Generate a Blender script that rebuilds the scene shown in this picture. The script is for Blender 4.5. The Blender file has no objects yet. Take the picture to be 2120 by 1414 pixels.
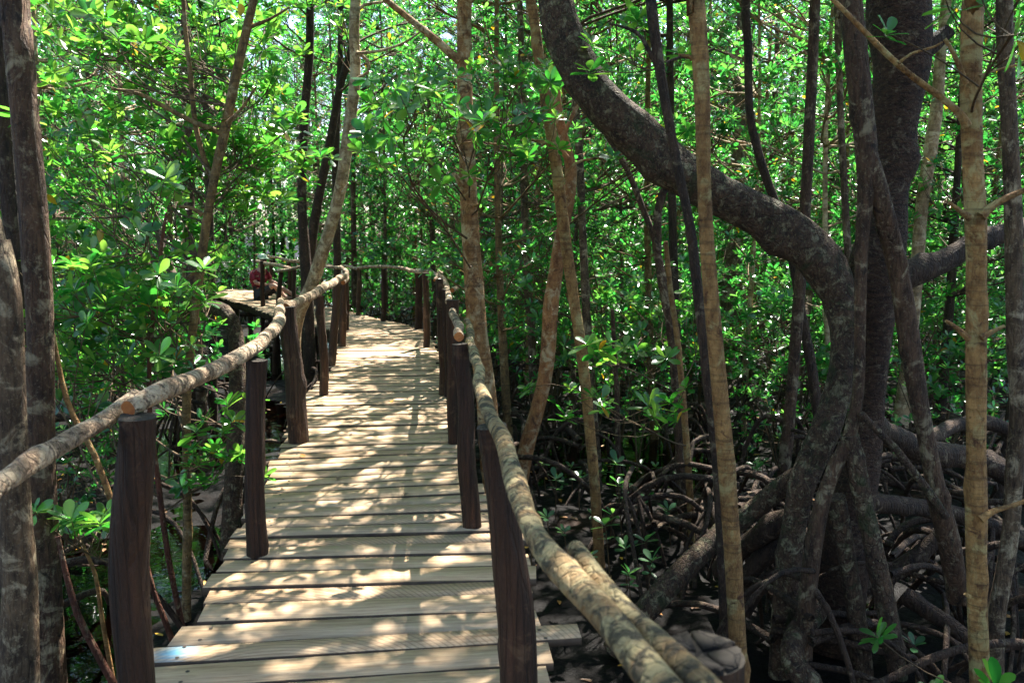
import bpy, math, random
import numpy as np
from mathutils import Vector
R = math.radians
rng = np.random.default_rng(7)
random.seed(7)
scene = bpy.context.scene
COL = scene.collection

# ------------------------------------------------------------------ camera
F = 1700.0; CX = 1060.0; CY = 707.0; CAMZ = 1.6
PITCH = math.atan(232.0 / F)
cp, sp_ = math.cos(PITCH), math.sin(PITCH)
cd = bpy.data.cameras.new('camera'); cam = bpy.data.objects.new('camera', cd); COL.objects.link(cam)
cam.location = (0, 0, CAMZ); cam.rotation_euler = (R(90) - PITCH, 0, 0)
cd.sensor_width = 36; cd.lens = 36 * F / 2120.0
cd.clip_start = 0.05; cd.clip_end = 600
cd.dof.use_dof = True; cd.dof.focus_distance = 6.5; cd.dof.aperture_fstop = 5.6
scene.camera = cam

def ray(x, y):
    a = (x - CX) / F; b = (CY - y) / F
    return np.array([a, cp + b * sp_, -sp_ + b * cp])
def P(x, y, d):                       # the point seen at photo position x, y that stands d metres ahead
    r = ray(x, y); return np.array([0, 0, CAMZ]) + r * (d / r[1])
def G(x, y, z=0.0):                   # the same on a horizontal plane
    r = ray(x, y); t = (z - CAMZ) / r[2]; return np.array([0, 0, CAMZ]) + r * t
GZ = -1.05

# ------------------------------------------------------------------ object helpers
def tag(o, label=None, cat=None, group=None, kind=None):
    if label: o['label'] = label
    if cat: o['category'] = cat
    if group: o['group'] = group
    if kind: o['kind'] = kind
    return o
def thing(name, label, cat, loc=(0, 0, 0), group=None):
    o = bpy.data.objects.new(name, None); o.location = loc; o.empty_display_size = .1
    COL.objects.link(o); return tag(o, label, cat, group)
def mesh_obj(name, V, faces, mats, parent=None, smooth=True, midx=None, off=None, attrs=None, uv=None):
    """faces: list of lists or (flat loops, sizes)"""
    V = np.asarray(V, dtype=np.float32)
    if off is not None: V = V - np.asarray(off, dtype=np.float32)
    me = bpy.data.meshes.new(name)
    if isinstance(faces, tuple): loops, sizes = faces
    else:
        sizes = np.array([len(f) for f in faces], dtype=np.int32)
        loops = np.array([i for f in faces for i in f], dtype=np.int32)
    me.vertices.add(len(V)); me.vertices.foreach_set('co', V.ravel())
    me.loops.add(len(loops)); me.loops.foreach_set('vertex_index', loops.astype(np.int32))
    me.polygons.add(len(sizes))
    st = np.concatenate([[0], np.cumsum(sizes)[:-1]]).astype(np.int32)
    me.polygons.foreach_set('loop_start', st)
    me.polygons.foreach_set('loop_total', sizes.astype(np.int32))
    if midx is not None: me.polygons.foreach_set('material_index', np.asarray(midx, dtype=np.int32))
    if smooth: me.polygons.foreach_set('use_smooth', np.ones(len(sizes), dtype=bool))
    me.update(calc_edges=True)
    if attrs:
        for k, (dom, arr) in attrs.items():
            a = me.attributes.new(k, 'FLOAT', dom); a.data.foreach_set('value', np.asarray(arr, dtype=np.float32))
    if uv is not None:
        l = me.uv_layers.new(name='UVMap'); l.data.foreach_set('uv', np.asarray(uv, dtype=np.float32).ravel())
    me.validate(clean_customdata=False)
    for m in (mats if isinstance(mats, (list, tuple)) else [mats]): me.materials.append(m)
    o = bpy.data.objects.new(name, me); COL.objects.link(o)
    if parent is not None: o.parent = parent
    return o

class MB:
    def __init__(s): s.V = []; s.F = []; s.M = []; s.n = 0
    def add(s, V, Fc, m=0):
        s.V.append(np.asarray(V, float)); s.F += [[i + s.n for i in f] for f in Fc]
        s.M += ([m] * len(Fc) if isinstance(m, int) else list(m)); s.n += len(V)
    def build(s, name, mats, parent=None, off=None, smooth=True):
        return mesh_obj(name, np.vstack(s.V), s.F, mats, parent, smooth, s.M, off)

def spline(pts, step=0.08):
    """Catmull-Rom through rows [x y z r]"""
    p = np.asarray(pts, float)
    if len(p) < 2: return p
    q = np.vstack([2 * p[0] - p[1], p, 2 * p[-1] - p[-2]])
    out = []
    for i in range(1, len(q) - 2):
        L = np.linalg.norm(q[i + 1, :3] - q[i, :3]); n = max(2, min(24, int(L / step)))
        for k in range(n):
            t = k / n
            out.append(0.5 * (2 * q[i] + (q[i + 1] - q[i - 1]) * t + (2 * q[i - 1] - 5 * q[i] + 4 * q[i + 1] - q[i + 2]) * t * t
                              + (3 * q[i] - q[i - 1] - 3 * q[i + 1] + q[i + 2]) * t ** 3))
    out.append(q[-2]); o = np.array(out); o[:, 3] = np.maximum(o[:, 3], .001); return o
def tube(mb, pts, sides=12, step=0.08, lump=0.06, wob=0.0, caps=(0, 0), seed=None, m=0, freq=9.0, knots=0):
    r_ = np.random.default_rng(seed if seed is not None else rng.integers(1e9))
    c = spline(pts, step); n = len(c)
    T = np.gradient(c[:, :3], axis=0); T /= np.linalg.norm(T, axis=1)[:, None] + 1e-9
    if wob:
        s = np.cumsum(np.r_[0, np.linalg.norm(np.diff(c[:, :3], axis=0), axis=1)])
        for ax in range(3):
            ph = r_.uniform(0, 6.28, 3)
            c[:, ax] += wob * (np.sin(s * 5.1 + ph[0]) + .6 * np.sin(s * 11 + ph[1])) * (1 if ax < 2 else .3)
    ref = np.array([0, 1, 0.]) if abs(T[0][1]) < .8 else np.array([1., 0, 0])
    A = np.zeros((n, 3)); a = ref - T[0] * np.dot(ref, T[0]); a /= np.linalg.norm(a)
    for i in range(n):
        a = a - T[i] * np.dot(a, T[i]); a /= np.linalg.norm(a) + 1e-9; A[i] = a
    B = np.cross(T, A)
    th = np.linspace(0, 2 * np.pi, sides, endpoint=False)
    s = np.cumsum(np.r_[0, np.linalg.norm(np.diff(c[:, :3], axis=0), axis=1)])
    rad = c[:, 3][:, None] * np.ones(sides)[None]
    if lump:
        k = np.zeros_like(rad)
        for j in range(7):
            k += np.sin(s[:, None] * r_.uniform(.3, 1.6) * freq + r_.integers(0, 5) * th[None] + r_.uniform(0, 6.28)) * r_.uniform(.3, 1)
        rad = rad * (1 + lump * k / 2.2)
    for q in range(knots):
        s0 = r_.uniform(0, s[-1]); t0 = r_.uniform(0, 6.28); rr = float(np.interp(s0, s, c[:, 3])); w = rr * .7
        dd = ((s - s0) / w)[:, None] ** 2 + (np.angle(np.exp(1j * (th - t0))) * rr / w)[None] ** 2
        rad = rad + rr * r_.uniform(.15, .4) * np.exp(-dd)
    V = c[:, None, :3] + rad[..., None] * (np.cos(th)[None, :, None] * A[:, None] + np.sin(th)[None, :, None] * B[:, None])
    V = V.reshape(-1, 3); Fc = []
    for i in range(n - 1):
        b0 = i * sides; b1 = b0 + sides
        for j in range(sides):
            j2 = (j + 1) % sides; Fc.append([b0 + j, b0 + j2, b1 + j2, b1 + j])
    M = [m] * len(Fc)
    V = [V]; base = n * sides
    for e, (ring, cc) in enumerate(((0, c[0, :3]), (n - 1, c[-1, :3]))):
        cm = caps[e]
        # an own ring so the cut stays sharp
        V.append((np.asarray(V[0])[ring * sides:(ring + 1) * sides])); V.append(cc[None])
        for j in range(sides):
            j2 = (j + 1) % sides
            f = [base + j, base + j2, base + sides]
            Fc.append(f if e else f[::-1]); M.append(cm)
        base += sides + 1
    mb.add(np.vstack(V), Fc, M)
    return c

def batch_tubes(C, Rd, sides=4):
    """C [N,K,3] centre lines, Rd [N,K] radii -> V, (loops,sizes)"""
    N, K, _ = C.shape
    T = np.gradient(C, axis=1); T /= np.linalg.norm(T, axis=2)[..., None] + 1e-9
    ref = np.where(np.abs(T[:, :1, 2:3]) > .9, np.array([1., 0, 0]), np.array([0, 0, 1.]))
    ref = np.broadcast_to(ref, T.shape)
    A = np.cross(T, ref); A /= np.linalg.norm(A, axis=2)[..., None] + 1e-9
    B = np.cross(T, A)
    th = np.linspace(0, 2 * np.pi, sides, endpoint=False)
    V = C[:, :, None] + Rd[:, :, None, None] * (np.cos(th)[None, None, :, None] * A[:, :, None] + np.sin(th)[None, None, :, None] * B[:, :, None])
    V = V.reshape(-1, 3)
    i = np.arange(K - 1)[:, None] * sides; j = np.arange(sides)[None]; j2 = (j + 1) % sides
    q = np.stack([i + j, i + j2, i + sides + j2, i + sides + j], -1).reshape(-1, 4)
    q = (np.arange(N)[:, None, None] * K * sides + q[None]).reshape(-1)
    return V, (q, np.full(len(q) // 4, 4))

# ------------------------------------------------------------------ leaves
def tmpl_near():
    ts = np.array([0, .22, .5, .76, .93, 1.0]); w = np.array([.03, .42, .92, 1.0, .58, 0])
    V = []; 
    for t in ts: V.append([t, 0, -.10 * t * t])
    for sgn in (1, -1):
        for t, ww in zip(ts[1:5], w[1:5]): V.append([t, sgn * ww * .5, .035 - .10 * t * t])
    Fc = []
    for s, b in ((1, 6), (-1, 10)):
        q = [[0, 1, b], [1, 2, b + 1, b], [2, 3, b + 2, b + 1], [3, 4, b + 3, b + 2], [4, 5, b + 3]]
        Fc += [f if s > 0 else f[::-1] for f in q]
    return np.array(V), Fc
def tmpl_far():
    V = np.array([[0, 0, 0], [.45, .42, .02], [.8, .42, -.03], [1, 0, -.08], [.8, -.42, -.03], [.45, -.42, .02]])
    return V, [[0, 3, 2, 1], [0, 5, 4, 3]]
TN, TF = tmpl_near(), tmpl_far()
def leaves_geo(p, d, nrm, L, Wd, near=False):
    TV, Fc = TN if near else TF
    S = np.cross(nrm, d)
    V = (p[:, None] + TV[None, :, :1] * L[:, None, None] * d[:, None] + TV[None, :, 1:2] * Wd[:, None, None] * S[:, None]
         + TV[None, :, 2:3] * L[:, None, None] * nrm[:, None])
    nv = len(TV); sz = np.array([len(f) for f in Fc]); lp = np.array([i for f in Fc for i in f])
    N = len(p)
    loops = (np.arange(N)[:, None] * nv + lp[None]).reshape(-1)
    return V.reshape(-1, 3), (loops, np.tile(sz, N)), len(Fc)
def unit(a): return a / (np.linalg.norm(a, axis=-1, keepdims=True) + 1e-9)
def rosettes(tips, axes, M=9, L=.10, near=False, r_=None, el=(5, 55), droop=.0, wr=.42):
    r_ = r_ or rng
    N = len(tips); tips = np.repeat(tips, M, 0); ax = np.repeat(unit(axes), M, 0)
    k = np.tile(np.arange(M), N)
    a0 = np.repeat(r_.uniform(0, 6.28, N), M) + k * 2.4 + r_.normal(0, .25, N * M)
    ref = np.where(np.abs(ax[:, 2:3]) > .9, np.array([1., 0, 0]), np.array([0, 0, 1.]))
    u = unit(np.cross(ax, ref)); v = np.cross(ax, u)
    rad = np.cos(a0)[:, None] * u + np.sin(a0)[:, None] * v
    e = np.radians(el[0] + (el[1] - el[0]) * (k / M) + r_.normal(0, 9, N * M))
    d = unit(rad * np.cos(e)[:, None] + ax * np.sin(e)[:, None] + np.array([0, 0, -droop]))
    n = unit(ax - d * np.sum(ax * d, 1)[:, None] + r_.normal(0, .22, (N * M, 3)))
    n = unit(n - d * np.sum(n * d, 1)[:, None])
    Ls = L * np.repeat(r_.uniform(.75, 1.2, N), M) * r_.uniform(.65, 1.1, N * M)
    base = tips - ax * (.25 * Ls * (1 - k / M))[:, None]
    return base, d, n, Ls, Ls * wr * r_.uniform(.85, 1.15, N * M)
def leaf_object(name, parts, mat, parent, near=False, off=None, extra=None):
    b, d, n, L, W_ = [np.concatenate(x) for x in zip(*parts)]
    V, Fc, nf = leaves_geo(b, d, n, L, W_, near)
    rv = np.repeat(rng.random(len(b)), nf)
    if extra:
        k = len(rv); V, Fc = merge_q([(V, Fc)] + extra); m = len(Fc[1]) - k
        return mesh_obj(name, V, Fc, [mat, M['twig']], parent, True, np.r_[np.zeros(k), np.ones(m)], off, {'rnd': ('FACE', np.r_[rv, np.zeros(m)])})
    return mesh_obj(name, V, Fc, mat, parent, True, None, off, {'rnd': ('FACE', rv)})

# ------------------------------------------------------------------ materials
def newmat(name):
    m = bpy.data.materials.new(name); m.use_nodes = True; nt = m.node_tree; nt.nodes.clear()
    out = nt.nodes.new('ShaderNodeOutputMaterial'); return m, nt, out
class N_:
    def __init__(s, nt): s.nt = nt
    def __call__(s, typ, ins=None, **kw):
        n = s.nt.nodes.new('ShaderNode' + typ)
        for k, v in kw.items(): setattr(n, k, v)
        for k, v in (ins or {}).items():
            sock = n.inputs[k]
            if isinstance(v, bpy.types.NodeSocket): s.nt.links.new(v, sock)
            else: sock.default_value = v
        return n
    def ramp(s, fac, stops, interp='LINEAR'):
        n = s.nt.nodes.new('ShaderNodeValToRGB'); cr = n.color_ramp; cr.interpolation = interp
        while len(cr.elements) < len(stops): cr.elements.new(.5)
        for e, (p, c) in zip(cr.elements, stops): e.position = p; e.color = (c if len(c) == 4 else (*c, 1))
        s.nt.links.new(fac, n.inputs[0]); return n.outputs[0]
    def mix(s, fac, a, b, mode='MIX'):
        n = s.nt.nodes.new('ShaderNodeMix'); n.data_type = 'RGBA'; n.blend_type = mode
        for k, v in ((0, fac), (6, a), (7, b)):
            if isinstance(v, bpy.types.NodeSocket): s.nt.links.new(v, n.inputs[k])
            else: n.inputs[k].default_value = v if k == 0 or len(v) == 4 else (*v, 1)
        return n.outputs[2]
def coords(N, kind='Object', scale=(1, 1, 1), rand=True):
    tc = N('TexCoord')
    v = tc.outputs[kind]
    if rand:
        oi = N('ObjectInfo'); k = N('VectorMath', {0: oi.outputs['Random'], 1: (37., 91., 53.)}, operation='MULTIPLY')
        v = N('VectorMath', {0: v, 1: k.outputs[0]}, operation='ADD').outputs[0]
    return N('Mapping', {'Vector': v, 'Scale': scale}).outputs[0]

def bark(name, c1, c2, patch, pthr=.58, pscale=5.0, stretch=.35, rough=.8, bump=.5, spots=None, sthr=.62, spscale=9, ring=0, var=.25, speck=.35, soft=.07):
    m, nt, out = newmat(name); N = N_(nt)
    co = coords(N, 'Object', (1, 1, stretch))
    iso = coords(N, 'Object', (1, 1, 1))
    n1 = N('TexNoise', {'Vector': co, 'Scale': 20, 'Detail': 8, 'Roughness': .72})
    col = N.ramp(n1.outputs[0], [(.36, c1), (.64, c2)])
    n2 = N('TexNoise', {'Vector': iso, 'Scale': pscale, 'Detail': 6, 'Roughness': .7, 'Distortion': .6})
    pm = N.ramp(n2.outputs[0], [(pthr - .03, (0, 0, 0)), (pthr + soft, (.9, .9, .9))])
    col = N.mix(pm, col, patch)
    n5 = N('TexNoise', {'Vector': iso, 'Scale': 60, 'Detail': 4, 'Roughness': .8})
    sm = N.ramp(n5.outputs[0], [(.57, (0, 0, 0)), (.63, (speck, speck, speck))])
    col = N.mix(sm, col, patch)
    if spots:
        n3 = N('TexNoise', {'Vector': iso, 'Scale': spscale, 'Detail': 6, 'Roughness': .68, 'Distortion': .8})
        s2 = N.ramp(n3.outputs[0], [(sthr - .03, (0, 0, 0)), (sthr + soft, (.9, .9, .9))]); col = N.mix(s2, col, spots)
    lg = N('TexNoise', {'Vector': iso, 'Scale': 1.3, 'Detail': 2})
    col = N.mix(1.0, col, N.ramp(lg.outputs[0], [(.3, (1 - var,) * 3), (.7, (1 + var * .6,) * 3)]), 'MULTIPLY')
    col = N.mix(1.0, col, (1.12, .94, .74), 'MULTIPLY')
    h = n1.outputs[0]
    if ring:
        rc = coords(N, 'Object', (.6, .6, 1))
        w = N('TexNoise', {'Vector': N('Mapping', {'Vector': rc, 'Scale': (1, 1, 9)}).outputs[0], 'Scale': ring, 'Detail': 5, 'Roughness': .7})
        col = N.mix(N.ramp(w.outputs[0], [(.52, (0, 0, 0)), (.64, (.55, .55, .55))]), col, tuple(x * .45 for x in c1))
        h = N('Math', {0: h, 1: w.outputs[0]}, operation='ADD').outputs[0]
    vo = N('TexVoronoi', {'Vector': N('Mapping', {'Vector': co, 'Scale': (1, 1, .6)}).outputs[0], 'Scale': 38}, feature='DISTANCE_TO_EDGE')
    cr = N.ramp(vo.outputs[0], [(0, (0, 0, 0)), (.12, (1, 1, 1))])
    h2 = N('Math', {0: h, 1: N('Math', {0: cr, 1: .35}, operation='MULTIPLY').outputs[0]}, operation='ADD').outputs[0]
    h3 = N('Math', {0: h2, 1: N('Math', {0: n5.outputs[0], 1: .4}, operation='MULTIPLY').outputs[0]}, operation='ADD').outputs[0]
    b = N('Bump', {'Height': h3, 'Strength': bump, 'Distance': .02})
    p = N('BsdfPrincipled', {'Base Color': col, 'Roughness': rough, 'Normal': b.outputs[0], 'Specular IOR Level': .35})
    nt.links.new(p.outputs[0], out.inputs[0]); return m
M = {}
M['brown'] = bark('brown_bark', (.022, .012, .008), (.11, .068, .045), (.27, .25, .19), .565, 8, spots=(.012, .008, .006), sthr=.60, bump=1.)
M['dark'] = bark('dark_bark', (.012, .008, .006), (.062, .040, .029), (.17, .16, .125), .61, 9, bump=1.)
M['bigdark'] = bark('huge_dark_bark', (.018, .009, .006), (.095, .055, .038), (.20, .175, .14), .60, 12, stretch=2.2, bump=1.3, speck=.5)
M['grey'] = bark('grey_bark', (.025, .016, .011), (.15, .11, .075), (.36, .33, .26), .55, 8, spots=(.03, .02, .014), sthr=.58, bump=.9)
M['tan'] = bark('tan_bark', (.11, .055, .020), (.35, .225, .095), (.34, .31, .16), .56, 7, .5, bump=.6, spots=(.06, .025, .013), sthr=.60, spscale=16, ring=5)
M['olive'] = bark('olive_bark', (.06, .04, .018), (.25, .175, .08), (.32, .29, .19), .57, 8, .5, bump=.6, spots=(.03, .018, .012), sthr=.60, spscale=16, ring=5)
M['orange'] = bark('orange_bark', (.13, .055, .022), (.37, .20, .09), (.46, .40, .28), .55, 7, .5, bump=.6, spots=(.06, .025, .015), sthr=.60)
M['mottled'] = bark('mottled_bark', (.13, .065, .027), (.38, .235, .115), (.48, .43, .31), .53, 6, .6, bump=.6, spots=(.08, .04, .02), sthr=.58, spscale=13, ring=3)
M['pale'] = bark('pale_bark', (.14, .095, .055), (.36, .28, .185), (.52, .48, .37), .50, 8, .5, bump=.5, spots=(.09, .05, .025), sthr=.60, ring=3)
M['red'] = bark('red_bark', (.035, .012, .007), (.13, .05, .032), (.26, .23, .17), .60, 9, bump=.9)
M['root'] = bark('root_bark', (.012, .007, .005), (.062, .040, .028), (.19, .165, .13), .60, 8, bump=1.)
M['bigroot'] = bark('lichen_bark', (.02, .012, .009), (.11, .072, .05), (.26, .26, .19), .57, 14, .8, bump=1.3, spots=(.035, .045, .02), sthr=.57, spscale=7, speck=.6)
M['post'] = bark('post_wood', (.012, .006, .003), (.060, .030, .018), (.10, .062, .04), .60, 6, .07, rough=.7, bump=1.2, speck=.1)
M['post_grey'] = bark('weathered_post_wood', (.022, .012, .008), (.105, .064, .043), (.17, .125, .09), .58, 6, .06, rough=.7, bump=1.3, speck=.1)
M['rail'] = bark('rail_bark', (.14, .105, .08), (.42, .345, .27), (.55, .50, .42), .50, 11, 1, bump=1., spots=(.06, .045, .035), sthr=.555, spscale=15, soft=.04)
M['rail_green'] = bark('lichened_rail_bark', (.15, .10, .045), (.35, .29, .175), (.34, .33, .21), .50, 10, 1, bump=.8, spots=(.035, .034, .026), sthr=.525, spscale=19, speck=.3, soft=.04)
M['cut'] = bark('cut_wood_end', (.22, .075, .025), (.40, .17, .055), (.28, .13, .06), .6, 8, 1, bump=.2, speck=.1)
M['stump'] = bark('weathered_cut_top', (.014, .012, .010), (.05, .044, .036), (.085, .078, .064), .60, 12, 1, bump=.5, spots=(.014, .012, .01), sthr=.56, spscale=22, speck=.2)
M['twig'] = bark('twig_bark', (.035, .024, .014), (.11, .08, .045), (.2, .18, .12), .6, 8, bump=.2)

def leafmat(name, greens, trans, tfac=.45, rough=.32, odd=True):
    m, nt, out = newmat(name); N = N_(nt)
    at = N('Attribute', attribute_name='rnd'); oi = N('ObjectInfo')
    geo = N('NewGeometry')
    f = N('Math', {0: at.outputs['Fac'], 1: N('Math', {0: oi.outputs['Random'], 1: .25}, operation='MULTIPLY').outputs[0]}, operation='ADD')
    f = N('Math', {0: f.outputs[0], 1: .125}, operation='SUBTRACT').outputs[0]
    a, b, c = greens; ta, tb, tc = trans
    st = [(0, a), (.5, b), (.93, c)]; tt = [(0, ta), (.5, tb), (.93, tc)]
    col = N.ramp(f, st); tr = N.ramp(f, tt)
    if odd:
        k = N('Math', {0: at.outputs['Fac'], 1: 7.31}, operation='MULTIPLY'); k = N('Math', {0: k.outputs[0]}, operation='FRACT')
        k = N('Math', {0: k.outputs[0], 1: .988}, operation='GREATER_THAN').outputs[0]
        col = N.mix(k, col, (.40, .22, .02)); tr = N.mix(k, tr, (.7, .42, .02))
    no = N('TexNoise', {'Vector': N('TexCoord').outputs['Object'], 'Scale': 60, 'Detail': 2})
    bp = N('Bump', {'Height': no.outputs[0], 'Strength': .15, 'Distance': .003})
    p = N('BsdfPrincipled', {'Base Color': col, 'Roughness': rough, 'Specular IOR Level': 1.0, 'Normal': bp.outputs[0]})
    t = N('BsdfTranslucent', {'Color': tr})
    mx = N('MixShader', {0: tfac, 1: p.outputs[0], 2: t.outputs[0]})
    nt.links.new(mx.outputs[0], out.inputs[0]); return m
M['leaf'] = leafmat('mangrove_leaf', ((.02, .085, .02), (.04, .125, .025), (.09, .18, .03)), ((.04, .33, .035), (.11, .48, .045), (.32, .64, .07)), .46, .22)
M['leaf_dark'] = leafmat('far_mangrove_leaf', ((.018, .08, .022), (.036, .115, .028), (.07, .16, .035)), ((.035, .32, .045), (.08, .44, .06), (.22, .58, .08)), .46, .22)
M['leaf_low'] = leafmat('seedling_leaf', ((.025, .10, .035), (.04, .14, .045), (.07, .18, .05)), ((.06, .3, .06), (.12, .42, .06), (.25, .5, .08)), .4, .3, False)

def stumpmat(c):
    m, nt, out = newmat('cracked_end_grain'); N = N_(nt)
    v = N('VectorMath', {0: N('NewGeometry').outputs['Position'], 1: tuple(c)}, operation='SUBTRACT').outputs[0]
    r = N('VectorMath', {0: v}, operation='LENGTH').outputs['Value']
    no = N('TexNoise', {'Vector': v, 'Scale': 22, 'Detail': 6, 'Roughness': .6})
    rr = N('Math', {0: r, 1: N('Math', {0: no.outputs[0], 1: .012}, operation='MULTIPLY').outputs[0]}, operation='ADD').outputs[0]
    rings = N('Math', {0: N('Math', {0: rr, 1: 1100.}, operation='MULTIPLY').outputs[0]}, operation='SINE').outputs[0]
    col = N.ramp(no.outputs[0], [(.35, (.010, .008, .006)), (.65, (.045, .038, .03))])
    col = N.mix(N.ramp(rings, [(.2, (0, 0, 0)), (1, (.4, .4, .4))]), col, (.03, .022, .016))
    vo = N('TexVoronoi', {'Vector': N('VectorMath', {0: v, 1: N('VectorMath', {0: no.outputs['Color'], 1: (.03, .03, .03)}, operation='MULTIPLY').outputs[0]}, operation='ADD').outputs[0], 'Scale': 26}, feature='DISTANCE_TO_EDGE')
    ck = N.ramp(vo.outputs[0], [(.0, (0, 0, 0)), (.07, (1, 1, 1))]); col = N.mix(ck, (.008, .006, .005), col)
    b = N('Bump', {'Height': N('Math', {0: ck, 1: N('Math', {0: no.outputs[0], 1: .3}, operation='MULTIPLY').outputs[0]}, operation='ADD').outputs[0], 'Strength': .6, 'Distance': .003})
    p = N('BsdfPrincipled', {'Base Color': col, 'Roughness': .8, 'Normal': b.outputs[0], 'Specular IOR Level': .2}); nt.links.new(p.outputs[0], out.inputs[0]); return m
def woodmat():
    m, nt, out = newmat('sawn_plank_wood'); N = N_(nt)
    uv = N('UVMap').outputs[0]
    at = N('Attribute', attribute_name='rnd').outputs['Fac']
    off = N('VectorMath', {0: N('CombineXYZ', {0: at, 1: at, 2: at}).outputs[0], 1: (53., 29., 71.)}, operation='MULTIPLY').outputs[0]
    v = N('VectorMath', {0: uv, 1: off}, operation='ADD').outputs[0]
    g = N('TexNoise', {'Vector': N('Mapping', {'Vector': v, 'Scale': (1.2, 22, 1)}).outputs[0], 'Scale': 3, 'Detail': 9, 'Roughness': .62, 'Distortion': .3})
    col = N.ramp(g.outputs[0], [(.25, (.25, .15, .08)), (.5, (.48, .33, .20)), (.75, (.60, .445, .29))])
    fine = N('TexNoise', {'Vector': N('Mapping', {'Vector': v, 'Scale': (6, 160, 1)}).outputs[0], 'Scale': 3, 'Detail': 4, 'Roughness': .7})
    col = N.mix(1., col, N.ramp(fine.outputs[0], [(.3, (.75, .75, .74)), (.65, (1.08, 1.08, 1.08))]), 'MULTIPLY')
    # brown stains and knots
    st = N('TexNoise', {'Vector': N('Mapping', {'Vector': v, 'Scale': (2.2, 7, 1)}).outputs[0], 'Scale': 1.7, 'Detail': 5, 'Roughness': .65})
    col = N.mix(N.ramp(st.outputs[0], [(.60, (0, 0, 0)), (.74, (.65, .65, .65))]), col, (.22, .11, .05))
    # curved saw marks on some boards
    sx = N('SeparateXYZ', {0: uv})
    r1 = N('Math', {0: at, 1: 5.13}, operation='MULTIPLY'); r1 = N('Math', {0: r1.outputs[0]}, operation='FRACT').outputs[0]
    cx = N('Math', {0: N('Math', {0: r1, 1: .9}, operation='MULTIPLY').outputs[0], 1: .2}, operation='ADD').outputs[0]
    dx = N('Math', {0: sx.outputs[0], 1: cx}, operation='SUBTRACT').outputs[0]
    dy = N('Math', {0: sx.outputs[1], 1: .42}, operation='ADD').outputs[0]
    dd = N('Math', {0: N('Math', {0: dx, 1: dx}, operation='MULTIPLY').outputs[0], 1: N('Math', {0: dy, 1: dy}, operation='MULTIPLY').outputs[0]}, operation='ADD').outputs[0]
    rr = N('Math', {0: dd}, operation='SQRT').outputs[0]
    wig = N('TexNoise', {'Vector': uv, 'Scale': 7, 'Detail': 3})
    rr = N('Math', {0: rr, 1: N('Math', {0: wig.outputs[0], 1: .012}, operation='MULTIPLY').outputs[0]}, operation='ADD').outputs[0]
    ws = N('Math', {0: N('Math', {0: rr, 1: 270.}, operation='MULTIPLY').outputs[0]}, operation='SINE').outputs[0]
    wm = N.ramp(ws, [(.35, (0, 0, 0)), (.85, (1, 1, 1))])
    sel = N('Math', {0: r1, 1: .42}, operation='LESS_THAN').outputs[0]
    wf = N('Math', {0: wm, 1: N('Math', {0: sel, 1: .55}, operation='MULTIPLY').outputs[0]}, operation='MULTIPLY').outputs[0]
    col = N.mix(wf, col, (.20, .135, .075))
    # boards differ
    col = N.mix(1., col, N.ramp(r1, [(0, (.92, .86, .78)), (.35, (1.0, 1.0, 1.0)), (.7, (1.06, 1.03, .95)), (1, (.86, .88, .90))]), 'MULTIPLY')
    # soot and wear
    ge = N('NewGeometry')
    pn = N('TexNoise', {'Vector': ge.outputs['Position'], 'Scale': 1.6, 'Detail': 5, 'Roughness': .6})
    col = N.mix(N.ramp(pn.outputs[0], [(.52, (0, 0, 0)), (.75, (.4, .4, .4))]), col, (.29, .235, .185))
    # blue paint on one board end
    bp = G(362, 1352)
    d = N('VectorMath', {0: ge.outputs['Position'], 1: tuple(bp)}, operation='DISTANCE').outputs['Value']
    d = N('Math', {0: d, 1: N('Math', {0: g.outputs[0], 1: .12}, operation='MULTIPLY').outputs[0]}, operation='ADD').outputs[0]
    col = N.mix(N.ramp(d, [(.075, (.8, .8, .8)), (.15, (0, 0, 0))]), col, (.10, .38, .55))
    hh = N('Math', {0: fine.outputs[0], 1: N('Math', {0: wf, 1: -.8}, operation='MULTIPLY').outputs[0]}, operation='ADD').outputs[0]
    b = N('Bump', {'Height': hh, 'Strength': .35, 'Distance': .004})
    p = N('BsdfPrincipled', {'Base Color': col, 'Roughness': .72, 'Normal': b.outputs[0], 'Specular IOR Level': .35})
    nt.links.new(p.outputs[0], out.inputs[0]); return m
M['plank'] = woodmat()
def plain(name, c, rough=.6, nscale=20, var=.2, bump=.1, spec=.4):
    m, nt, out = newmat(name); N = N_(nt)
    n = N('TexNoise', {'Vector': N('TexCoord').outputs['Object'], 'Scale': nscale, 'Detail': 5})
    col = N.mix(1., (*c, 1), N.ramp(n.outputs[0], [(.3, (1 - var,) * 3), (.7, (1 + var,) * 3)]), 'MULTIPLY')
    b = N('Bump', {'Height': n.outputs[0], 'Strength': bump, 'Distance': .01})
    p = N('BsdfPrincipled', {'Base Color': col, 'Roughness': rough, 'Normal': b.outputs[0], 'Specular IOR Level': spec})
    nt.links.new(p.outputs[0], out.inputs[0]); return m
M['edge'] = plain('shaded_plank_edge', (.07, .045, .028), .8, 14, .4)  # brown sawn sides, colour darkened to put shade into the gaps between boards
M['nail'] = plain('rusty_nail', (.05, .035, .03), .5)
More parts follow.
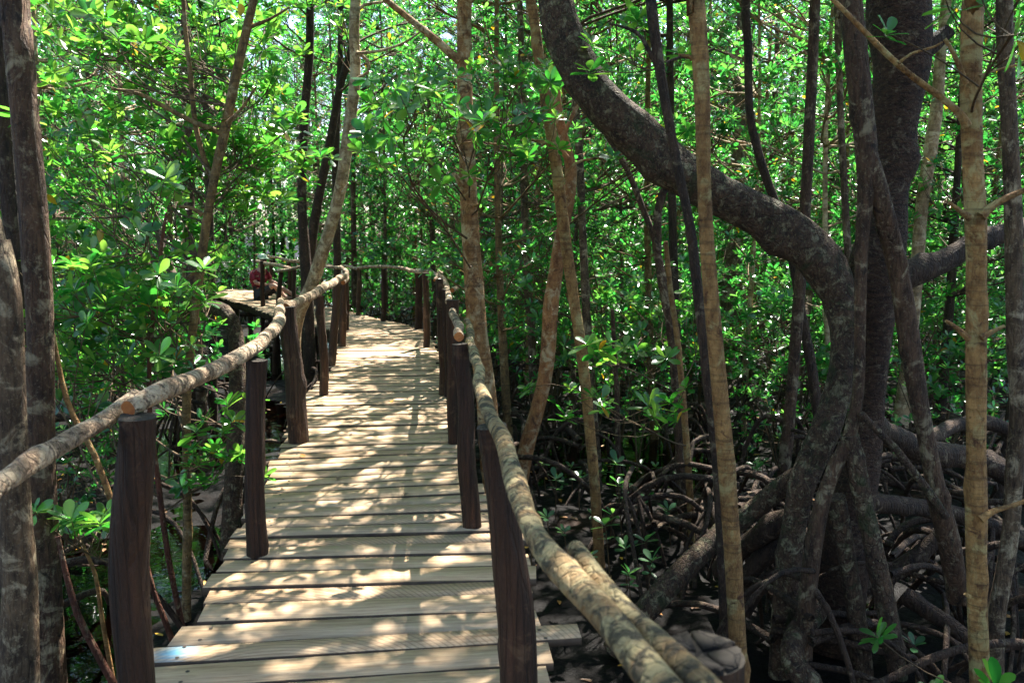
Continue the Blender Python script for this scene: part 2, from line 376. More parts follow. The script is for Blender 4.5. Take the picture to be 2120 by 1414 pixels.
def mudmat():
    m, nt, out = newmat('wet_mud'); N = N_(nt)
    v = N('NewGeometry').outputs['Position']
    n = N('TexNoise', {'Vector': v, 'Scale': 6, 'Detail': 9, 'Roughness': .65})
    n2 = N('TexNoise', {'Vector': v, 'Scale': .9, 'Detail': 4})
    col = N.ramp(n.outputs[0], [(.3, (.002, .0015, .0015)), (.55, (.005, .0038, .0035)), (.8, (.016, .012, .010))])
    col = N.mix(N.ramp(n2.outputs[0], [(.60, (0, 0, 0)), (.72, (.6, .6, .6))]), col, (.05, .022, .010))
    b = N('Bump', {'Height': n.outputs[0], 'Strength': .9, 'Distance': .05})
    p = N('BsdfPrincipled', {'Base Color': col, 'Roughness': N.ramp(n.outputs[0], [(.35, (.42,) * 3), (.65, (.8,) * 3)]), 'Normal': b.outputs[0], 'Specular IOR Level': .10})
    nt.links.new(p.outputs[0], out.inputs[0]); return m
M['mud'] = mudmat()
def watermat():
    m, nt, out = newmat('creek_water'); N = N_(nt)
    v = N('NewGeometry').outputs['Position']
    n = N('TexNoise', {'Vector': v, 'Scale': 5, 'Detail': 3, 'Distortion': .5})
    b = N('Bump', {'Height': n.outputs[0], 'Strength': .12, 'Distance': .03})
    g = N('BsdfGlossy', {'Color': (1, 1, 1, 1), 'Roughness': .03, 'Normal': b.outputs[0]})
    t = N('BsdfTransparent', {'Color': (.22, .14, .09, 1)})
    f = N('Fresnel', {'IOR': 1.3, 'Normal': b.outputs[0]})
    mx = N('MixShader', {0: f.outputs[0], 1: t.outputs[0], 2: g.outputs[0]})
    nt.links.new(mx.outputs[0], out.inputs[0]); return m
M['water'] = watermat()

# ------------------------------------------------------------------ ground and water
def axis(lo, hi, core0, core1, step):
    c = list(np.arange(core0, core1 + 1e-6, step)); s = step; x = c[-1]
    while x < hi: s *= 1.22; x += s; c.append(min(x, hi))
    s = step; x = c[0]
    while x > lo: s *= 1.22; x -= s; c.insert(0, max(x, lo))
    return np.array(c)
def hnoise(X, Y, seed=3):
    r_ = np.random.default_rng(seed); h = np.zeros_like(X)
    for i in range(26):
        k = r_.uniform(.5, 9) ; a = r_.uniform(0, 6.28)
        h += np.sin(X * k * np.cos(a) + Y * k * np.sin(a) + r_.uniform(0, 6.28)) / (k ** .8) * .5
    near = (np.abs(X) < 9.2) & (Y > 1) & (Y < 16.5)
    for i in range(30):
        k = r_.uniform(9, 32); a = r_.uniform(0, 6.28)
        h += near * np.sin(X * k * np.cos(a) + Y * k * np.sin(a) + r_.uniform(0, 6.28)) * .05
    return h
def ground_h(X, Y):
    h = GZ + .035 * hnoise(X, Y)
    ch = np.exp(-((X + 2.9 + .15 * (Y - 5)) / 1.5) ** 2) * (Y > -5)       # the creek left of the walk
    pool = np.exp(-((X - 1.6) / 1.1) ** 2 - ((Y - 9.5) / 1.8) ** 2) + np.exp(-((X - 2.2) / .5) ** 2 - ((Y - 5.6) / .7) ** 2) * .5
    return h - .08 * ch - .13 * pool + .02
xs = axis(-250, 250, -9, 9, .075); ys = axis(-120, 320, 1.5, 16, .075)
X, Y = np.meshgrid(xs, ys); Z = ground_h(X, Y)
nx, ny = len(xs), len(ys)
i = (np.arange(ny - 1)[:, None] * nx + np.arange(nx - 1)[None]).ravel()
q = np.stack([i, i + 1, i + 1 + nx, i + nx], 1).ravel()
tag(mesh_obj('ground', np.stack([X, Y, Z], -1).reshape(-1, 3), (q, np.full(len(q) // 4, 4)), M['mud']), 'dark wet mangrove mud with brown patches', kind='structure')
wz = GZ - .045
tag(mesh_obj('water', [(-240, -110, wz), (240, -110, wz), (240, 310, wz), (-240, 310, wz)], [[0, 1, 2, 3]], M['water'], smooth=False), 'shallow dark water standing between the roots', kind='structure')

# ------------------------------------------------------------------ boardwalk
Lp = [(np.array([-1.32, -1.2, 0])), (np.array([-1.30, 1.0, 0])), G(300, 1400), G(400, 1270), G(462, 1165), G(503, 1100), G(548, 1010), G(577, 925), G(618, 835), G(662, 790),
      G(690, 745), G(699, 708), G(714, 686), G(684, 682), G(640, 673), G(567, 653), G(505, 630), G(440, 613), G(330, 606)]
Rp = [(np.array([.20, -1.05, 0])), (np.array([.16, 1.15, 0])), G(1128, 1345), G(1100, 1245), G(1083, 1150), G(1070, 1085), G(975, 988), G(960, 913), G(926, 830), G(921, 788),
      G(912, 742), G(902, 706), G(872, 681), G(838, 671), G(795, 663), G(722, 645), G(640, 628), G(560, 606), G(470, 597)]
Lp = np.array(Lp); Rp = np.array(Rp); Cc = (Lp + Rp) / 2
cum = np.r_[0, np.cumsum(np.linalg.norm(np.diff(Cc, axis=0), axis=1))]
def LR(s):
    return (np.array([np.interp(s, cum, Lp[:, k]) for k in range(3)]), np.array([np.interp(s, cum, Rp[:, k]) for k in range(3)]))
PATHC = np.array([sum(LR(s)) / 2 for s in np.arange(0, cum[-1], .25)])
walk = thing('boardwalk', 'raised walkway of rough sawn pale planks winding through the mangroves', 'boardwalk', (-.6, 3, 0))
WOFF = (-.6, 3, 0)
pv, pf, puv, prn, pm = [], [], [], [], []
nailb = []
s = .0; n = 0; pr = np.random.default_rng(21)
def plank(A, B, w, z, thick, rn):
    """a sawn board from end A to end B, across the walk"""
    global pv, pf
    A = A.copy(); B = B.copy(); d = unit(B - A); L = np.linalg.norm(B - A)
    pn = np.array([-d[1], d[0], 0]); K = 7
    b0 = sum(len(x) for x in pv)
    V = []
    cw = pr.normal(0, .003); tw = pr.normal(0, .0035)
    for k in range(K):
        t = k / (K - 1); c = A + (B - A) * t
        bow = cw * math.sin(math.pi * t)
        e0 = -w / 2 + pr.normal(0, .0026); e1 = w / 2 + pr.normal(0, .0026)
        sk = pr.normal(0, .004) if k in (0, K - 1) else 0
        zz = z + tw * (t - .5)
        for (a, zo) in ((e0, 0), (e1, 0), (e1, -thick), (e0, -thick)):
            c2 = c + pn * a + d * (sk * (1 if a > 0 else -1)); V.append([c2[0], c2[1], zz + zo + bow])
    V = np.array(V); fs = []
    for k in range(K - 1):
        a = k * 4; b = a + 4
        t0, t1 = k / (K - 1) * L, (k + 1) / (K - 1) * L
        fs.append(([a, b, b + 1, a + 1], [(t0, 0), (t1, 0), (t1, w), (t0, w)]))
        fs.append(([a + 1, b + 1, b + 2, a + 2], [(t0, w), (t1, w), (t1, w + thick), (t0, w + thick)]))
        fs.append(([a + 2, b + 2, b + 3, a + 3], [(t0, w), (t1, w), (t1, 0), (t0, 0)]))
        fs.append(([a + 3, b + 3, b, a], [(t0, -thick), (t1, -thick), (t1, 0), (t0, 0)]))
    e = (K - 1) * 4
    fs.append(([0, 1, 2, 3], [(0, 0), (0, w), (.03, w), (.03, 0)])); fs.append(([e + 3, e + 2, e + 1, e], [(0, 0), (0, w), (.03, w), (.03, 0)]))
    pv.append(V)
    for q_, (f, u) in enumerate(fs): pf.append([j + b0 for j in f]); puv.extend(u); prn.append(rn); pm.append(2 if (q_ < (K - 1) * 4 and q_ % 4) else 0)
    for sgn, base in ((1, A), (-1, B)):
        for vv in (-.28, .27):
            if pr.random() < .85:
                c = base + d * sgn * (.13 + pr.normal(0, .02)) + pn * (w * vv + pr.normal(0, .008)); c[2] = z + .0022; nailb.append(c)
exact = [2.94, 3.07, 3.24, 3.41, 3.555, 3.72, 3.87, 4.03, 4.17, 4.32, 4.48, 4.63, 4.78, 4.96, 5.09]
cY = lambda y: float(np.interp(y, Cc[:13, 1], cum[:13]))
bounds = [cY(y) for y in exact]
pre = []; x = bounds[0]
while x > .05: x -= pr.uniform(.14, .18); pre.insert(0, x)
bounds = pre + bounds; x = bounds[-1]
while x < cum[-1] - .2: x += pr.uniform(.125, .175); bounds.append(x)
for k in range(len(bounds) - 1):
    a, b = bounds[k], bounds[k + 1]; gap = pr.choice([.012, .016, .021, .026]); w = b - a - gap
    A, B = LR((a + b) / 2)
    d = unit(B - A); far = min(1., max(0., (a - 4) / 10))
    A = A - d * pr.normal(.0, .028); B = B + d * pr.normal(.0, .028)
    if abs((a + b) / 2 - cY(3.12)) < .08: pass
    z = pr.normal(0, .0022)
    if .0 <= (a + b) / 2 - cY(2.94) < .12: B = B + d * .16 ; z += .004          # the long board that sticks out by the second post
    if abs((a + b) / 2 - cY(4.38)) < .18: A = A - d * .03
    plank(A, B, w, z, pr.uniform(.028, .036), pr.random())
nb0 = sum(len(v) for v in pv)
for c in nailb:
    V = np.array([[c[0] + .0085 * math.cos(t), c[1] + .0085 * math.sin(t), c[2]] for t in np.linspace(0, 6.28, 7)[:-1]])
    pf.append([nb0 + j for j in range(6)]); nb0 += 6; pv.append(V); puv.extend([(0, 0)] * 6); prn.append(0); pm.append(1)
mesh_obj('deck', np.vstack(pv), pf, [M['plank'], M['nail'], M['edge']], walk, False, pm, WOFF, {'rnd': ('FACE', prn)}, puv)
# stringers under the boards, cross beams and piles
def beam(off, zt, hh, ww, s0, s1):
    ss = np.arange(s0, s1, .35); mb = MB(); V = []
    for s in ss:
        A, B = LR(s); d = unit(B - A); c = (A + (B - A) * off) if off <= 1 else B
        for (a, z) in ((-ww / 2, zt), (ww / 2, zt), (ww / 2, zt - hh), (-ww / 2, zt - hh)): V.append([c[0] + d[0] * a, c[1] + d[1] * a, z])
    Fc = [[i * 4 + j, i * 4 + (j + 1) % 4, i * 4 + 4 + (j + 1) % 4, i * 4 + 4 + j] for i in range(len(ss) - 1) for j in range(4)]
    e = (len(ss) - 1) * 4
    mb.add(V, Fc + [[3, 2, 1, 0], [e, e + 1, e + 2, e + 3]]); mb.build('stringer', M['post'], walk, WOFF, False)
for off in (.07, .5, .93): beam(off, -.042, .13, .05, .1, cum[-1] - .3)
for s in np.arange(1.2, cum[-1] - .5, 2.1):
    A, B = LR(s); d = unit(B - A); mb = MB()
    a = A - d * .05; b = B + d * .05
    tube(mb, [[*a[:2], -.235, .05], [*((a + b) / 2)[:2], -.24, .055], [*b[:2], -.235, .05]], 8, .2, .05); mb.build('crossbeam', M['post'], walk, WOFF)
    for t in (.12, .88):
        c = A + (B - A) * t; mb = MB(); tube(mb, [[c[0], c[1], GZ - .3, .06], [c[0], c[1], -.29, .055]], 8, .2, .04); mb.build('pile', M['post'], walk, WOFF)

# ------------------------------------------------------------------ railings
def post(parent, bx, by, tx, ty, w, mat='post', base=None, bend=0., off=(0, 0, 0), seed=1, z1=None, wt=None, dt=0.):
    """bx,by the foot where it passes the deck; tx,ty the top"""
    b = G(bx, by) if base is None else np.array(base); d = b[1]
    t = P(tx, ty, d + dt); r = w * d / F / 2; rt = (wt or w * .95) * d / F / 2
    mb = MB(); up = t - b
    pts = [[*(b + up * -1.25)[:2], GZ - .25, r * 1.1], [*(b - up * .3), r * 1.08], [*b, r], [*(b + up * .35 + np.array([bend, 0, 0])), r * .98],
           [*(b + up * .7 + np.array([bend * .3, 0, 0])), rt], [*t, rt]]
    tube(mb, pts, 18, .05, .085, .006, (1, 1), seed, knots=7, freq=5)
    return mb.build('post', [M[mat], M['stump']], parent, off)
def rail(parent, pts, mat='rail', zs=1.0, off=(0, 0, 0), seed=1, capm=1, name='rail_log', knots=11, dd=None, wob=.006, lump=.09):
    """pts: x, y, width in the photo [, own depth]; height zs gives the depth otherwise"""
    q = []
    for i, p in enumerate(pts):
        c = P(p[0], p[1], p[3]) if len(p) > 3 else G(p[0], p[1], zs)
        q.append([*c, .86 * p[2] * c[1] / F / 2])
    mb = MB(); tube(mb, q, 16, .05, lump, wob, (1, 1), seed, knots=knots, freq=8)
    return mb.build(name, [M[mat], M['cut']], parent, off)
LO = (-1.2, 2.7, 0); ROF = (.1, 2.8, 0)
lr = thing('railing', 'rustic log railing along the walkway beside the creek, grey crooked rails on dark posts', 'railing', LO)
post(lr, 285, 1470, 285, 862, 80, bend=-.025, off=LO, seed=11, wt=76)
post(lr, 527, 1150, 531, 746, 42, bend=.004, off=LO, seed=12)
post(lr, 618, 915, 594, 636, 42, 'post_grey', bend=.01, off=LO, seed=13)['label'] = 'leaning lighter brown post with split grain'
post(lr, 672, 817, 662, 612, 19, 'post_grey', off=LO, seed=14)
post(lr, 687, 757, 698, 585, 17, 'post_grey', off=LO, seed=15)
post(lr, 709, 718, 712, 566, 16, 'post_grey', off=LO, seed=16)
post(lr, 716, 684, 716, 562, 13, off=LO, seed=17)
post(lr, 575, 648, 582, 563, 10, off=LO, seed=18, base=P(575, 651, 15.2))
post(lr, 544, 634, 543, 540, 9, off=LO, seed=19, base=P(544, 637, 17.2))
post(lr, 610, 650, 608, 552, 9, off=LO, seed=20, base=P(611, 660, 14.5))
rail(lr, [(-130, 1120, 60, 1.8), (0, 1000, 52, 2.08), (80, 950, 50, 2.27), (150, 906, 46, 2.45), (215, 868, 42, 2.6), (285, 818, 34, 2.8)], off=LO, seed=31)
rail(lr, [(262, 846, 40, 2.58), (330, 812, 48, 2.75), (400, 786, 42, 3.15), (450, 762, 40, 3.5), (500, 735, 37, 3.8), (545, 705, 33, 4.2), (572, 675, 30, 4.9), (580, 648, 25, 5.6), (579, 624, 17, 6.4)], off=LO, seed=32, wob=.006)
rail(lr, [(590, 638, 24, 6.1), (618, 626, 22, 6.5), (650, 608, 22, 7.2), (685, 588, 19, 8.2), (712, 572, 15, 9.4)], off=LO, seed=33)
rail(lr, [(711, 585, 11, 9.6), (718, 572, 11, 10.3), (716, 562, 10, 11.2), (705, 553, 8, 12.5)], off=LO, seed=34)
rail(lr, [(708, 555, 8, 12.4), (668, 551, 7, 13), (640, 549, 7, 13.6), (608, 556, 7, 14.4), (575, 562, 7, 15.2)], off=LO, seed=35)
rail(lr, [(603, 556, 8, 14.6), (575, 549, 8, 15.8), (552, 546, 8, 17.0), (530, 540, 7, 18)], off=LO, seed=36)
orl = thing('railing', 'thin log railing behind the far bend of the walkway, pale rails on thin dark posts', 'railing', (-2.5, 14.5, 0)); OO = (-2.5, 14.5, 0)
for k, (bx, by, tx, ty, w, dd) in enumerate([(867, 681, 866, 565, 16, 0), (883, 718, 882, 565, 14, 0), (795, 665, 794, 556, 11, 0), (742, 652, 743, 559, 10, 0), (700, 641, 699, 553, 9, 0), (655, 632, 654, 548, 8, 0), (600, 618, 599, 543, 8, 0), (560, 612, 561, 538, 8, 0)]):
    post(orl, bx, by, tx, ty, w, 'post_grey' if k % 2 else 'post', off=OO, seed=40 + k)
rail(orl, [(905, 572, 12, 12.4), (888, 562, 10, 12.7), (866, 563, 9, 12.9), (848, 561, 9, 13.1)], off=OO, seed=51, zs=.95)
rail(orl, [(857, 562, 9, 13.0), (835, 556, 8, 13.6), (793, 552, 7, 14.3), (745, 554, 7, 15.5), (735, 556, 7, 15.7)], off=OO, seed=52)
rail(orl, [(742, 558, 7, 15.5), (715, 551, 7, 16), (699, 553, 7, 16.4), (654, 546, 6, 17.2), (616, 541, 7, 18.0)], off=OO, seed=53)
rail(orl, [(618, 542, 8, 18), (590, 538, 7, 18.5), (576, 534, 6, 19), (530, 527, 5, 20)], off=OO, seed=54)
rr = thing('railing', 'rustic log railing running past the camera, lichened bark rails on dark posts', 'railing', ROF)
post(rr, 1072, 1440, 1016, 880, 84, bend=.03, off=ROF, seed=61, wt=66)
post(rr, 979, 1090, 953, 712, 40, bend=-.004, off=ROF, seed=62, wt=32)
post(rr, 940, 917, 936, 622, 26, bend=.0, off=ROF, seed=63)
post(rr, 917, 818, 911, 578, 17, 'post_grey', off=ROF, seed=64)
post(rr, 926, 822, 924, 600, 14, off=ROF, seed=65)
post(rr, 958, 960, 957, 720, 18, off=ROF, seed=66, base=P(968, 905, 6.5))
st = G(1452, 1330, .93); mb = MB()
tube(mb, [[st[0] + .01, st[1], GZ - .2, .075], [st[0] + .005, st[1], 0, .072], [st[0], st[1], .6, .07], [st[0], st[1], .91, .069]], 26, .06, .03, 0, (1, 1), 71, knots=0, freq=5)
M['end'] = stumpmat((st[0], st[1], .92))
o = mb.build('post', [M['post'], M['end']], rr, ROF); o['label'] = 'thick post with a cracked weathered grey top'
# raise cracked relief on its top: five wedge-like pieces of end grain
mb = MB(); cr_ = np.random.default_rng(5); a0 = .3
for k in range(5):
    a1 = a0 + 6.283 / 5 * cr_.uniform(.8, 1.2) - .10
    if k == 4: a1 = .3 + 6.283 - .10
    an = np.linspace(a0, a1, 7); am = (a0 + a1) / 2; zt = .914 + cr_.uniform(.001, .006); rr0 = .064
    ring = [(st[0] + rr0 * math.cos(t) * cr_.uniform(.96, 1.03), st[1] + rr0 * math.sin(t), ) for t in an]
    cc = (st[0] + .010 * math.cos(am), st[1] + .010 * math.sin(am))
    top = [(*p, zt + cr_.normal(0, .0015)) for p in ring] + [(*cc, zt - .003)]; bot = [(*p, .905) for p in ring] + [(*cc, .905)]
    nn = len(top); mb.add(top + bot, [list(range(nn))] + [[j + nn, (j + 1) % nn + nn, (j + 1) % nn, j] for j in range(nn)]); a0 = a1 + .10
mb.build('cracked_top', M['end'], o, ROF, False)
rail(rr, [(968, 664, 15, 5.45), (974, 700, 20, 4.6), (986, 752, 25, 3.8), (997, 805, 31, 3.2), (1016, 862, 38, 2.74), (1036, 912, 44, 2.45), (1062, 972, 50, 2.15), (1082, 1040, 54, 1.87), (1112, 1106, 60, 1.66), (1157, 1175, 70, 1.48), (1225, 1255, 78, 1.33), (1295, 1335, 86, 1.2), (1375, 1425, 98, 1.06), (1480, 1540, 112, .92)], 'rail_green', off=ROF, seed=72, knots=12, lump=.11)
rail(rr, [(1188, 1138, 46, 1.62), (1235, 1195, 58, 1.47), (1300, 1265, 66, 1.33), (1362, 1328, 72, 1.22), (1425, 1400, 80, 1.1), (1520, 1500, 92, .97)], 'rail_brown' if False else 'rail_green', off=ROF, seed=73, knots=7, lump=.11)
rail(rr, [(910, 563, 9, 11.6), (921, 582, 12, 9.5), (926, 604, 14, 7.9), (932, 632, 16, 6.5), (941, 655, 19, 5.6), (948, 676, 21, 5.0), (951, 697, 24, 4.32)], off=ROF, seed=74)
rail(rr, [(908, 560, 8, 12.4), (905, 572, 8, 12.0), (901, 580, 8, 11.6)], off=ROF, seed=75)
rail(rr, [(936, 601, 12, 9.6), (944, 597, 11, 10.0), (950, 594, 9, 10.4)], off=ROF, seed=76, wob=0)

# ------------------------------------------------------------------ trees
def tips_axes(c, rad, n, r_, shell=.35):
    u = unit(r_.normal(0, 1, (n, 3))); rr_ = r_.uniform(shell, 1, n) ** .6
    return c + u * rad * rr_[:, None], unit(u * .6 + np.array([0, 0, .9]) + r_.normal(0, .25, (n, 3)))
def branch_net(trunk, tips, r_, per=9, r0=.018, tw=.0035):
    """branches from a trunk line [x y z r] to groups of tips; returns (centres, radii) for branches and twigs"""
    n = len(tips); k = max(1, n // per); seeds = tips[r_.choice(n, k, replace=False)]
    own = np.argmin(((tips[:, None] - seeds[None]) ** 2).sum(2), 1)
    BC, BR, TC, TR = [], [], [], []
    tt = np.linspace(0, 1, 7)[:, None]
    for j in range(k):
        mem = tips[own == j]
        if not len(mem): continue
        c = mem.mean(0) - np.array([0, 0, .12])
        dist = np.linalg.norm(trunk[:, :3] - c, axis=1) + 1.1 * np.maximum(0, trunk[:, 2] - (c[2] - .35 * np.linalg.norm(trunk[:, :2] - c[:2], axis=1)))
        i = int(np.argmin(dist)); a = trunk[i, :3]; L = np.linalg.norm(c - a)
        mid = (a + c) / 2 + r_.normal(0, .09, 3) * L + np.array([0, 0, -.06 * L])
        cur = (1 - tt) ** 2 * a + 2 * (1 - tt) * tt * mid + tt ** 2 * c + np.sin(tt * 6 + r_.uniform(0, 6)) * .015 * L * r_.normal(0, 1, 3) * (tt > 0)
        ra = min(r0 * (.5 + .35 * L), trunk[i, 3] * .75 + .003)
        BC.append(cur); BR.append(np.linspace(ra, ra * .35 + .002, 7))
        for m in mem:
            i2 = r_.integers(3, 7); b = cur[i2]; md = (b + m) / 2 + r_.normal(0, .12, 3) * np.linalg.norm(m - b) + np.array([0, 0, -.04])
            t4 = np.linspace(0, 1, 5)[:, None]
            TC.append((1 - t4) ** 2 * b + 2 * (1 - t4) * t4 * md + t4 ** 2 * m); TR.append(np.linspace(tw * 1.7, tw, 5))
    return np.array(BC), np.array(BR), np.array(TC), np.array(TR)
def merge_q(parts):
    V, L, S, n = [], [], [], 0
    for v, (l, s_) in parts: V.append(v); L.append(l + n); S.append(s_); n += len(v)
    return np.vstack(V), (np.concatenate(L), np.concatenate(S))
def mbq(mb):
    return np.vstack(mb.V), (np.array([i for f in mb.F for i in f]), np.array([len(f) for f in mb.F]))
def stilt_roots(base, n, r_, h=(.25, .9), spread=(.35, 1.2), rad=.022):
    C, Rr = [], []
    for k in range(n):
        a = r_.uniform(0, 6.28); hh = r_.uniform(*h); sp = r_.uniform(*spread); u = np.array([math.cos(a), math.sin(a), 0])
        t = np.linspace(0, 1, 9)[:, None]; z0 = base[2] + hh
        pts = base + u * sp * (t ** .8) ; pts[:, 2:3] = z0 + .12 * hh * np.sin(t * 3.14) - (hh + .15) * t ** 2.2
        w = np.array([-u[1], u[0], 0]) * r_.normal(0, .10) * np.sin(t * 4); pts = pts + w * sp
        C.append(pts); Rr.append(rad * r_.uniform(.6, 1.3) * np.linspace(1, .7, 9))
        if r_.random() < .55:
            i0 = r_.integers(3, 6); b = pts[i0]; u2 = unit(u + np.array([-u[1], u[0], 0]) * r_.choice([-1, 1]) * .8); e = b + u2 * r_.uniform(.25, .5); e[2] = base[2] - .12
            q = (1 - t) ** 2 * b + 2 * (1 - t) * t * (b * .4 + e * .6 + np.array([0, 0, hh * .5])) + t ** 2 * e
            C.append(q); Rr.append(rad * .7 * np.linspace(1, .7, 9))
    return batch_tubes(np.array(C), np.array(Rr), 6)

def trunk_line(h, r0, lean, bend, r_, z0=GZ - .1, r1=.3):
    n = 8; z = np.linspace(0, 1, n); a = r_.uniform(0, 6.28)
    x = lean * math.cos(a) * z * h + bend * np.sin(z * 3 + r_.uniform(0, 3)) * math.cos(a + 1.3); y = lean * math.sin(a) * z * h + bend * np.sin(z * 4 + r_.uniform(0, 3)) * math.sin(a + 1.3)
    x -= x[0]; y -= y[0]
    return np.stack([x, y, z0 + z * h, r0 * (1 - (1 - r1) * z)], 1)
def gen_tree(seed, h, r0, z0, cr, ntips, L, bark_, leafm, lean=.04, bend=.12, roots=7, M_=9, near=False, clump=14):
    """one tree prototype standing at the origin: returns name -> (data pieces)"""
    r_ = np.random.default_rng(seed)
    tl = trunk_line(h, r0, lean, bend, r_)
    root = bpy.data.objects.new('mangrove_tree', None); COL.objects.link(root)
    mb = MB(); c = tube(mb, tl, 9, .3, .06, 0, (0, 0), seed, knots=4, freq=3)
    # clumps of foliage round the crown's envelope
    T, A = [], []
    for k in range(clump):
        f = (k + r_.uniform(.1, .9)) / clump; z = z0 + (h + GZ - z0) * f
        env = cr * (math.sin(math.pi * min(1, .12 + .85 * (1 - f))) ** .6)
        a = r_.uniform(0, 6.28); rad = env * r_.uniform(.25, 1)
        i = int(np.argmin(np.abs(c[:, 2] - z)))
        ctr = np.array([c[i, 0] + rad * math.cos(a), c[i, 1] + rad * math.sin(a), z])
        s_ = cr * r_.uniform(.28, .5)
        t_, a_ = tips_axes(ctr, np.array([s_, s_, s_ * .62]), max(3, int(ntips / clump * r_.uniform(.5, 1.5))), r_, .1); T.append(t_); A.append(a_)
    T = np.vstack(T); A = np.vstack(A)
    BC, BR, TC, TR = branch_net(c, T, r_, 8)
    V, Fc = merge_q([mbq(mb), batch_tubes(BC, BR, 5)])
    mesh_obj('trunk', V, Fc, M[bark_], root)
    leaf_object('crown', [rosettes(T, A, M_, L, near, r_)], M[leafm], root, near, None, [batch_tubes(TC, TR, 3)])
    if roots:
        V, Fc = stilt_roots(np.array([0, 0, GZ]), roots, r_); mesh_obj('stilt_roots', V, Fc, M['root'], root)
    return root
def place(proto, x, y, rz, sc, label, cat, group, name, first):
    if first: o = proto; kids = []
    else:
        o = proto.copy(); COL.objects.link(o)
        for ch in proto.children:
            c = ch.copy(); COL.objects.link(c); c.parent = o
    o.name = name; o.location = (x, y, GZ * (1 - sc)); o.rotation_euler = (0, 0, rz); o.scale = (sc, sc, sc)
    return tag(o, label, cat, group)

def path_dist(x, y): return float(np.min(np.hypot(PATHC[:, 0] - x, PATHC[:, 1] - y)))
def px(x, y): return CX + F * x / max(y, .1)

barks = ['grey', 'dark', 'brown', 'pale', 'tan', 'dark', 'grey', 'brown', 'dark', 'tan']
lowb = ['grey', 'tan', 'brown', 'pale', 'olive', 'dark', 'grey', 'mottled']
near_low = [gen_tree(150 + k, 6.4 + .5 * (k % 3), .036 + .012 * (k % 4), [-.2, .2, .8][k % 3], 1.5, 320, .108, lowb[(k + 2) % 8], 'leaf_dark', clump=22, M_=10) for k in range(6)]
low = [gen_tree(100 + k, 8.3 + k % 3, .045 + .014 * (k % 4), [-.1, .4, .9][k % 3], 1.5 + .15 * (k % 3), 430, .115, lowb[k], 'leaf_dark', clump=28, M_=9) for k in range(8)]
dense = [gen_tree(250 + k, 9.8 + k % 2, .06, 4.3, 2.1, 420, .115, ['dark', 'brown'][k], 'leaf', clump=20) for k in range(2)]
high = [gen_tree(200 + k, 9.5 + k % 3, .055 + .015 * (k % 3), 3.9, 1.9, 170, .11, barks[(k + 3) % 10], 'leaf', clump=14) for k in range(5)]
TREES = []
used = set()
def try_place(pool, x, y, md, label, cat, group, name, sc=None):
    for (a, b) in TREES:
        if (a - x) ** 2 + (b - y) ** 2 < md * md: return False
    p = pool[int(rng.integers(len(pool)))]; f = id(p) not in used; used.add(id(p))
    place(p, x, y, rng.uniform(0, 6.28), sc or rng.uniform(.85, 1.15), label, cat, group, name, f); TREES.append((x, y)); return True
cnt = 0
for k in range(4000):
    y = rng.uniform(8.5, 36); x = rng.uniform(-.72, .72) * y + rng.uniform(-2, 2); p_ = px(x, y)
    if path_dist(x, y) < 1.35: continue
    lane = 520 < p_ < 985 and y < 17.5
    if lane or (y < 11 and p_ < 520): continue
    if (400 < p_ <= 530) and y < 23: continue
    if try_place(near_low if y < 16 else low, x, y, 1.05 if y < 20 else 1.35, 'slender mangrove of the dense green stand filling the forest', 'tree', 'slender mangroves of the dense forest', 'mangrove_tree'): cnt += 1
    if cnt > 205: break
# tall canopy over the walk
spots = [(-2.9, 4.6), (-3.6, 1.5), (1.9, 1.2), (-2.6, -1.5), (1.6, -1.8), (-4.6, 6.3), (-4.9, 8.2), (-4.4, 11.2), (3.6, 2.6), (-6.4, 8.6), (-5.5, 13.4)]
for (x, y) in spots:
    try_place(high, x, y, .5, 'added tall slender mangrove whose dense high crown shades the mud', 'tree', 'tall mangroves beside the walkway', 'tall_mangrove', 1.0)
for (x, y) in ((2.5, 7.4), (3.7, 8.7), (4.9, 8.0), (2.0, 9.4), (2.7, 10.4), (6.1, 9.4), (-3.45, 9.0), (-4.1, 11.0), (-5.6, 9.6), (6.0, 6.6)):  # extra trees added so their dense high crowns keep sun off the mud
    try_place(dense, x, y, .3, 'added tall slender mangrove whose dense high crown shades the mud', 'tree', 'tall mangroves beside the walkway', 'tall_mangrove', 1.0)
for p_ in high:
    if id(p_) not in used:
        for ch in list(p_.children): bpy.data.objects.remove(ch)
        bpy.data.objects.remove(p_)
print('trees', cnt)

# understorey bushes and seedlings
def gen_bush(seed, h, spread, n, L, leafm='leaf_dark'):
    r_ = np.random.default_rng(seed); root = bpy.data.objects.new('mangrove_bush', None); COL.objects.link(root)
    parts, T, A = [], [], []
    for k in range(4):
        a = r_.uniform(0, 6.28); e = np.array([math.cos(a) * spread * .5, math.sin(a) * spread * .5, GZ + h * r_.uniform(.7, 1)])
        tl = np.array([[0, 0, GZ - .05, .014], [e[0] * .3, e[1] * .4, GZ + (e[2] - GZ) * .45, .011], [*e, .006]]); mb = MB(); c = tube(mb, tl, 6, .2, .05, .004); parts.append(mbq(mb))
        t_, a_ = tips_axes(e - np.array([0, 0, h * .22]), np.array([spread * .5, spread * .5, h * .36]), n // 4, r_, .1)
        t_[:, 2] = np.maximum(t_[:, 2], GZ + .15)
        BC, BR, TC, TR = branch_net(c, t_, r_, 6, .008, .0028); parts += [batch_tubes(BC, BR, 4), batch_tubes(TC, TR, 3)]; T.append(t_); A.append(a_)
    V, Fc = merge_q(parts); mesh_obj('stem', V, Fc, M['twig'], root)
    leaf_object('foliage', [rosettes(np.vstack(T), np.vstack(A), 8, L, False, r_)], M[leafm], root)
    return root
bushes = [gen_bush(300 + k, 1.7 + .35 * k, 1.3, 64 + 10 * k, .12) for k in range(4)]
BT = []; cnt = 0
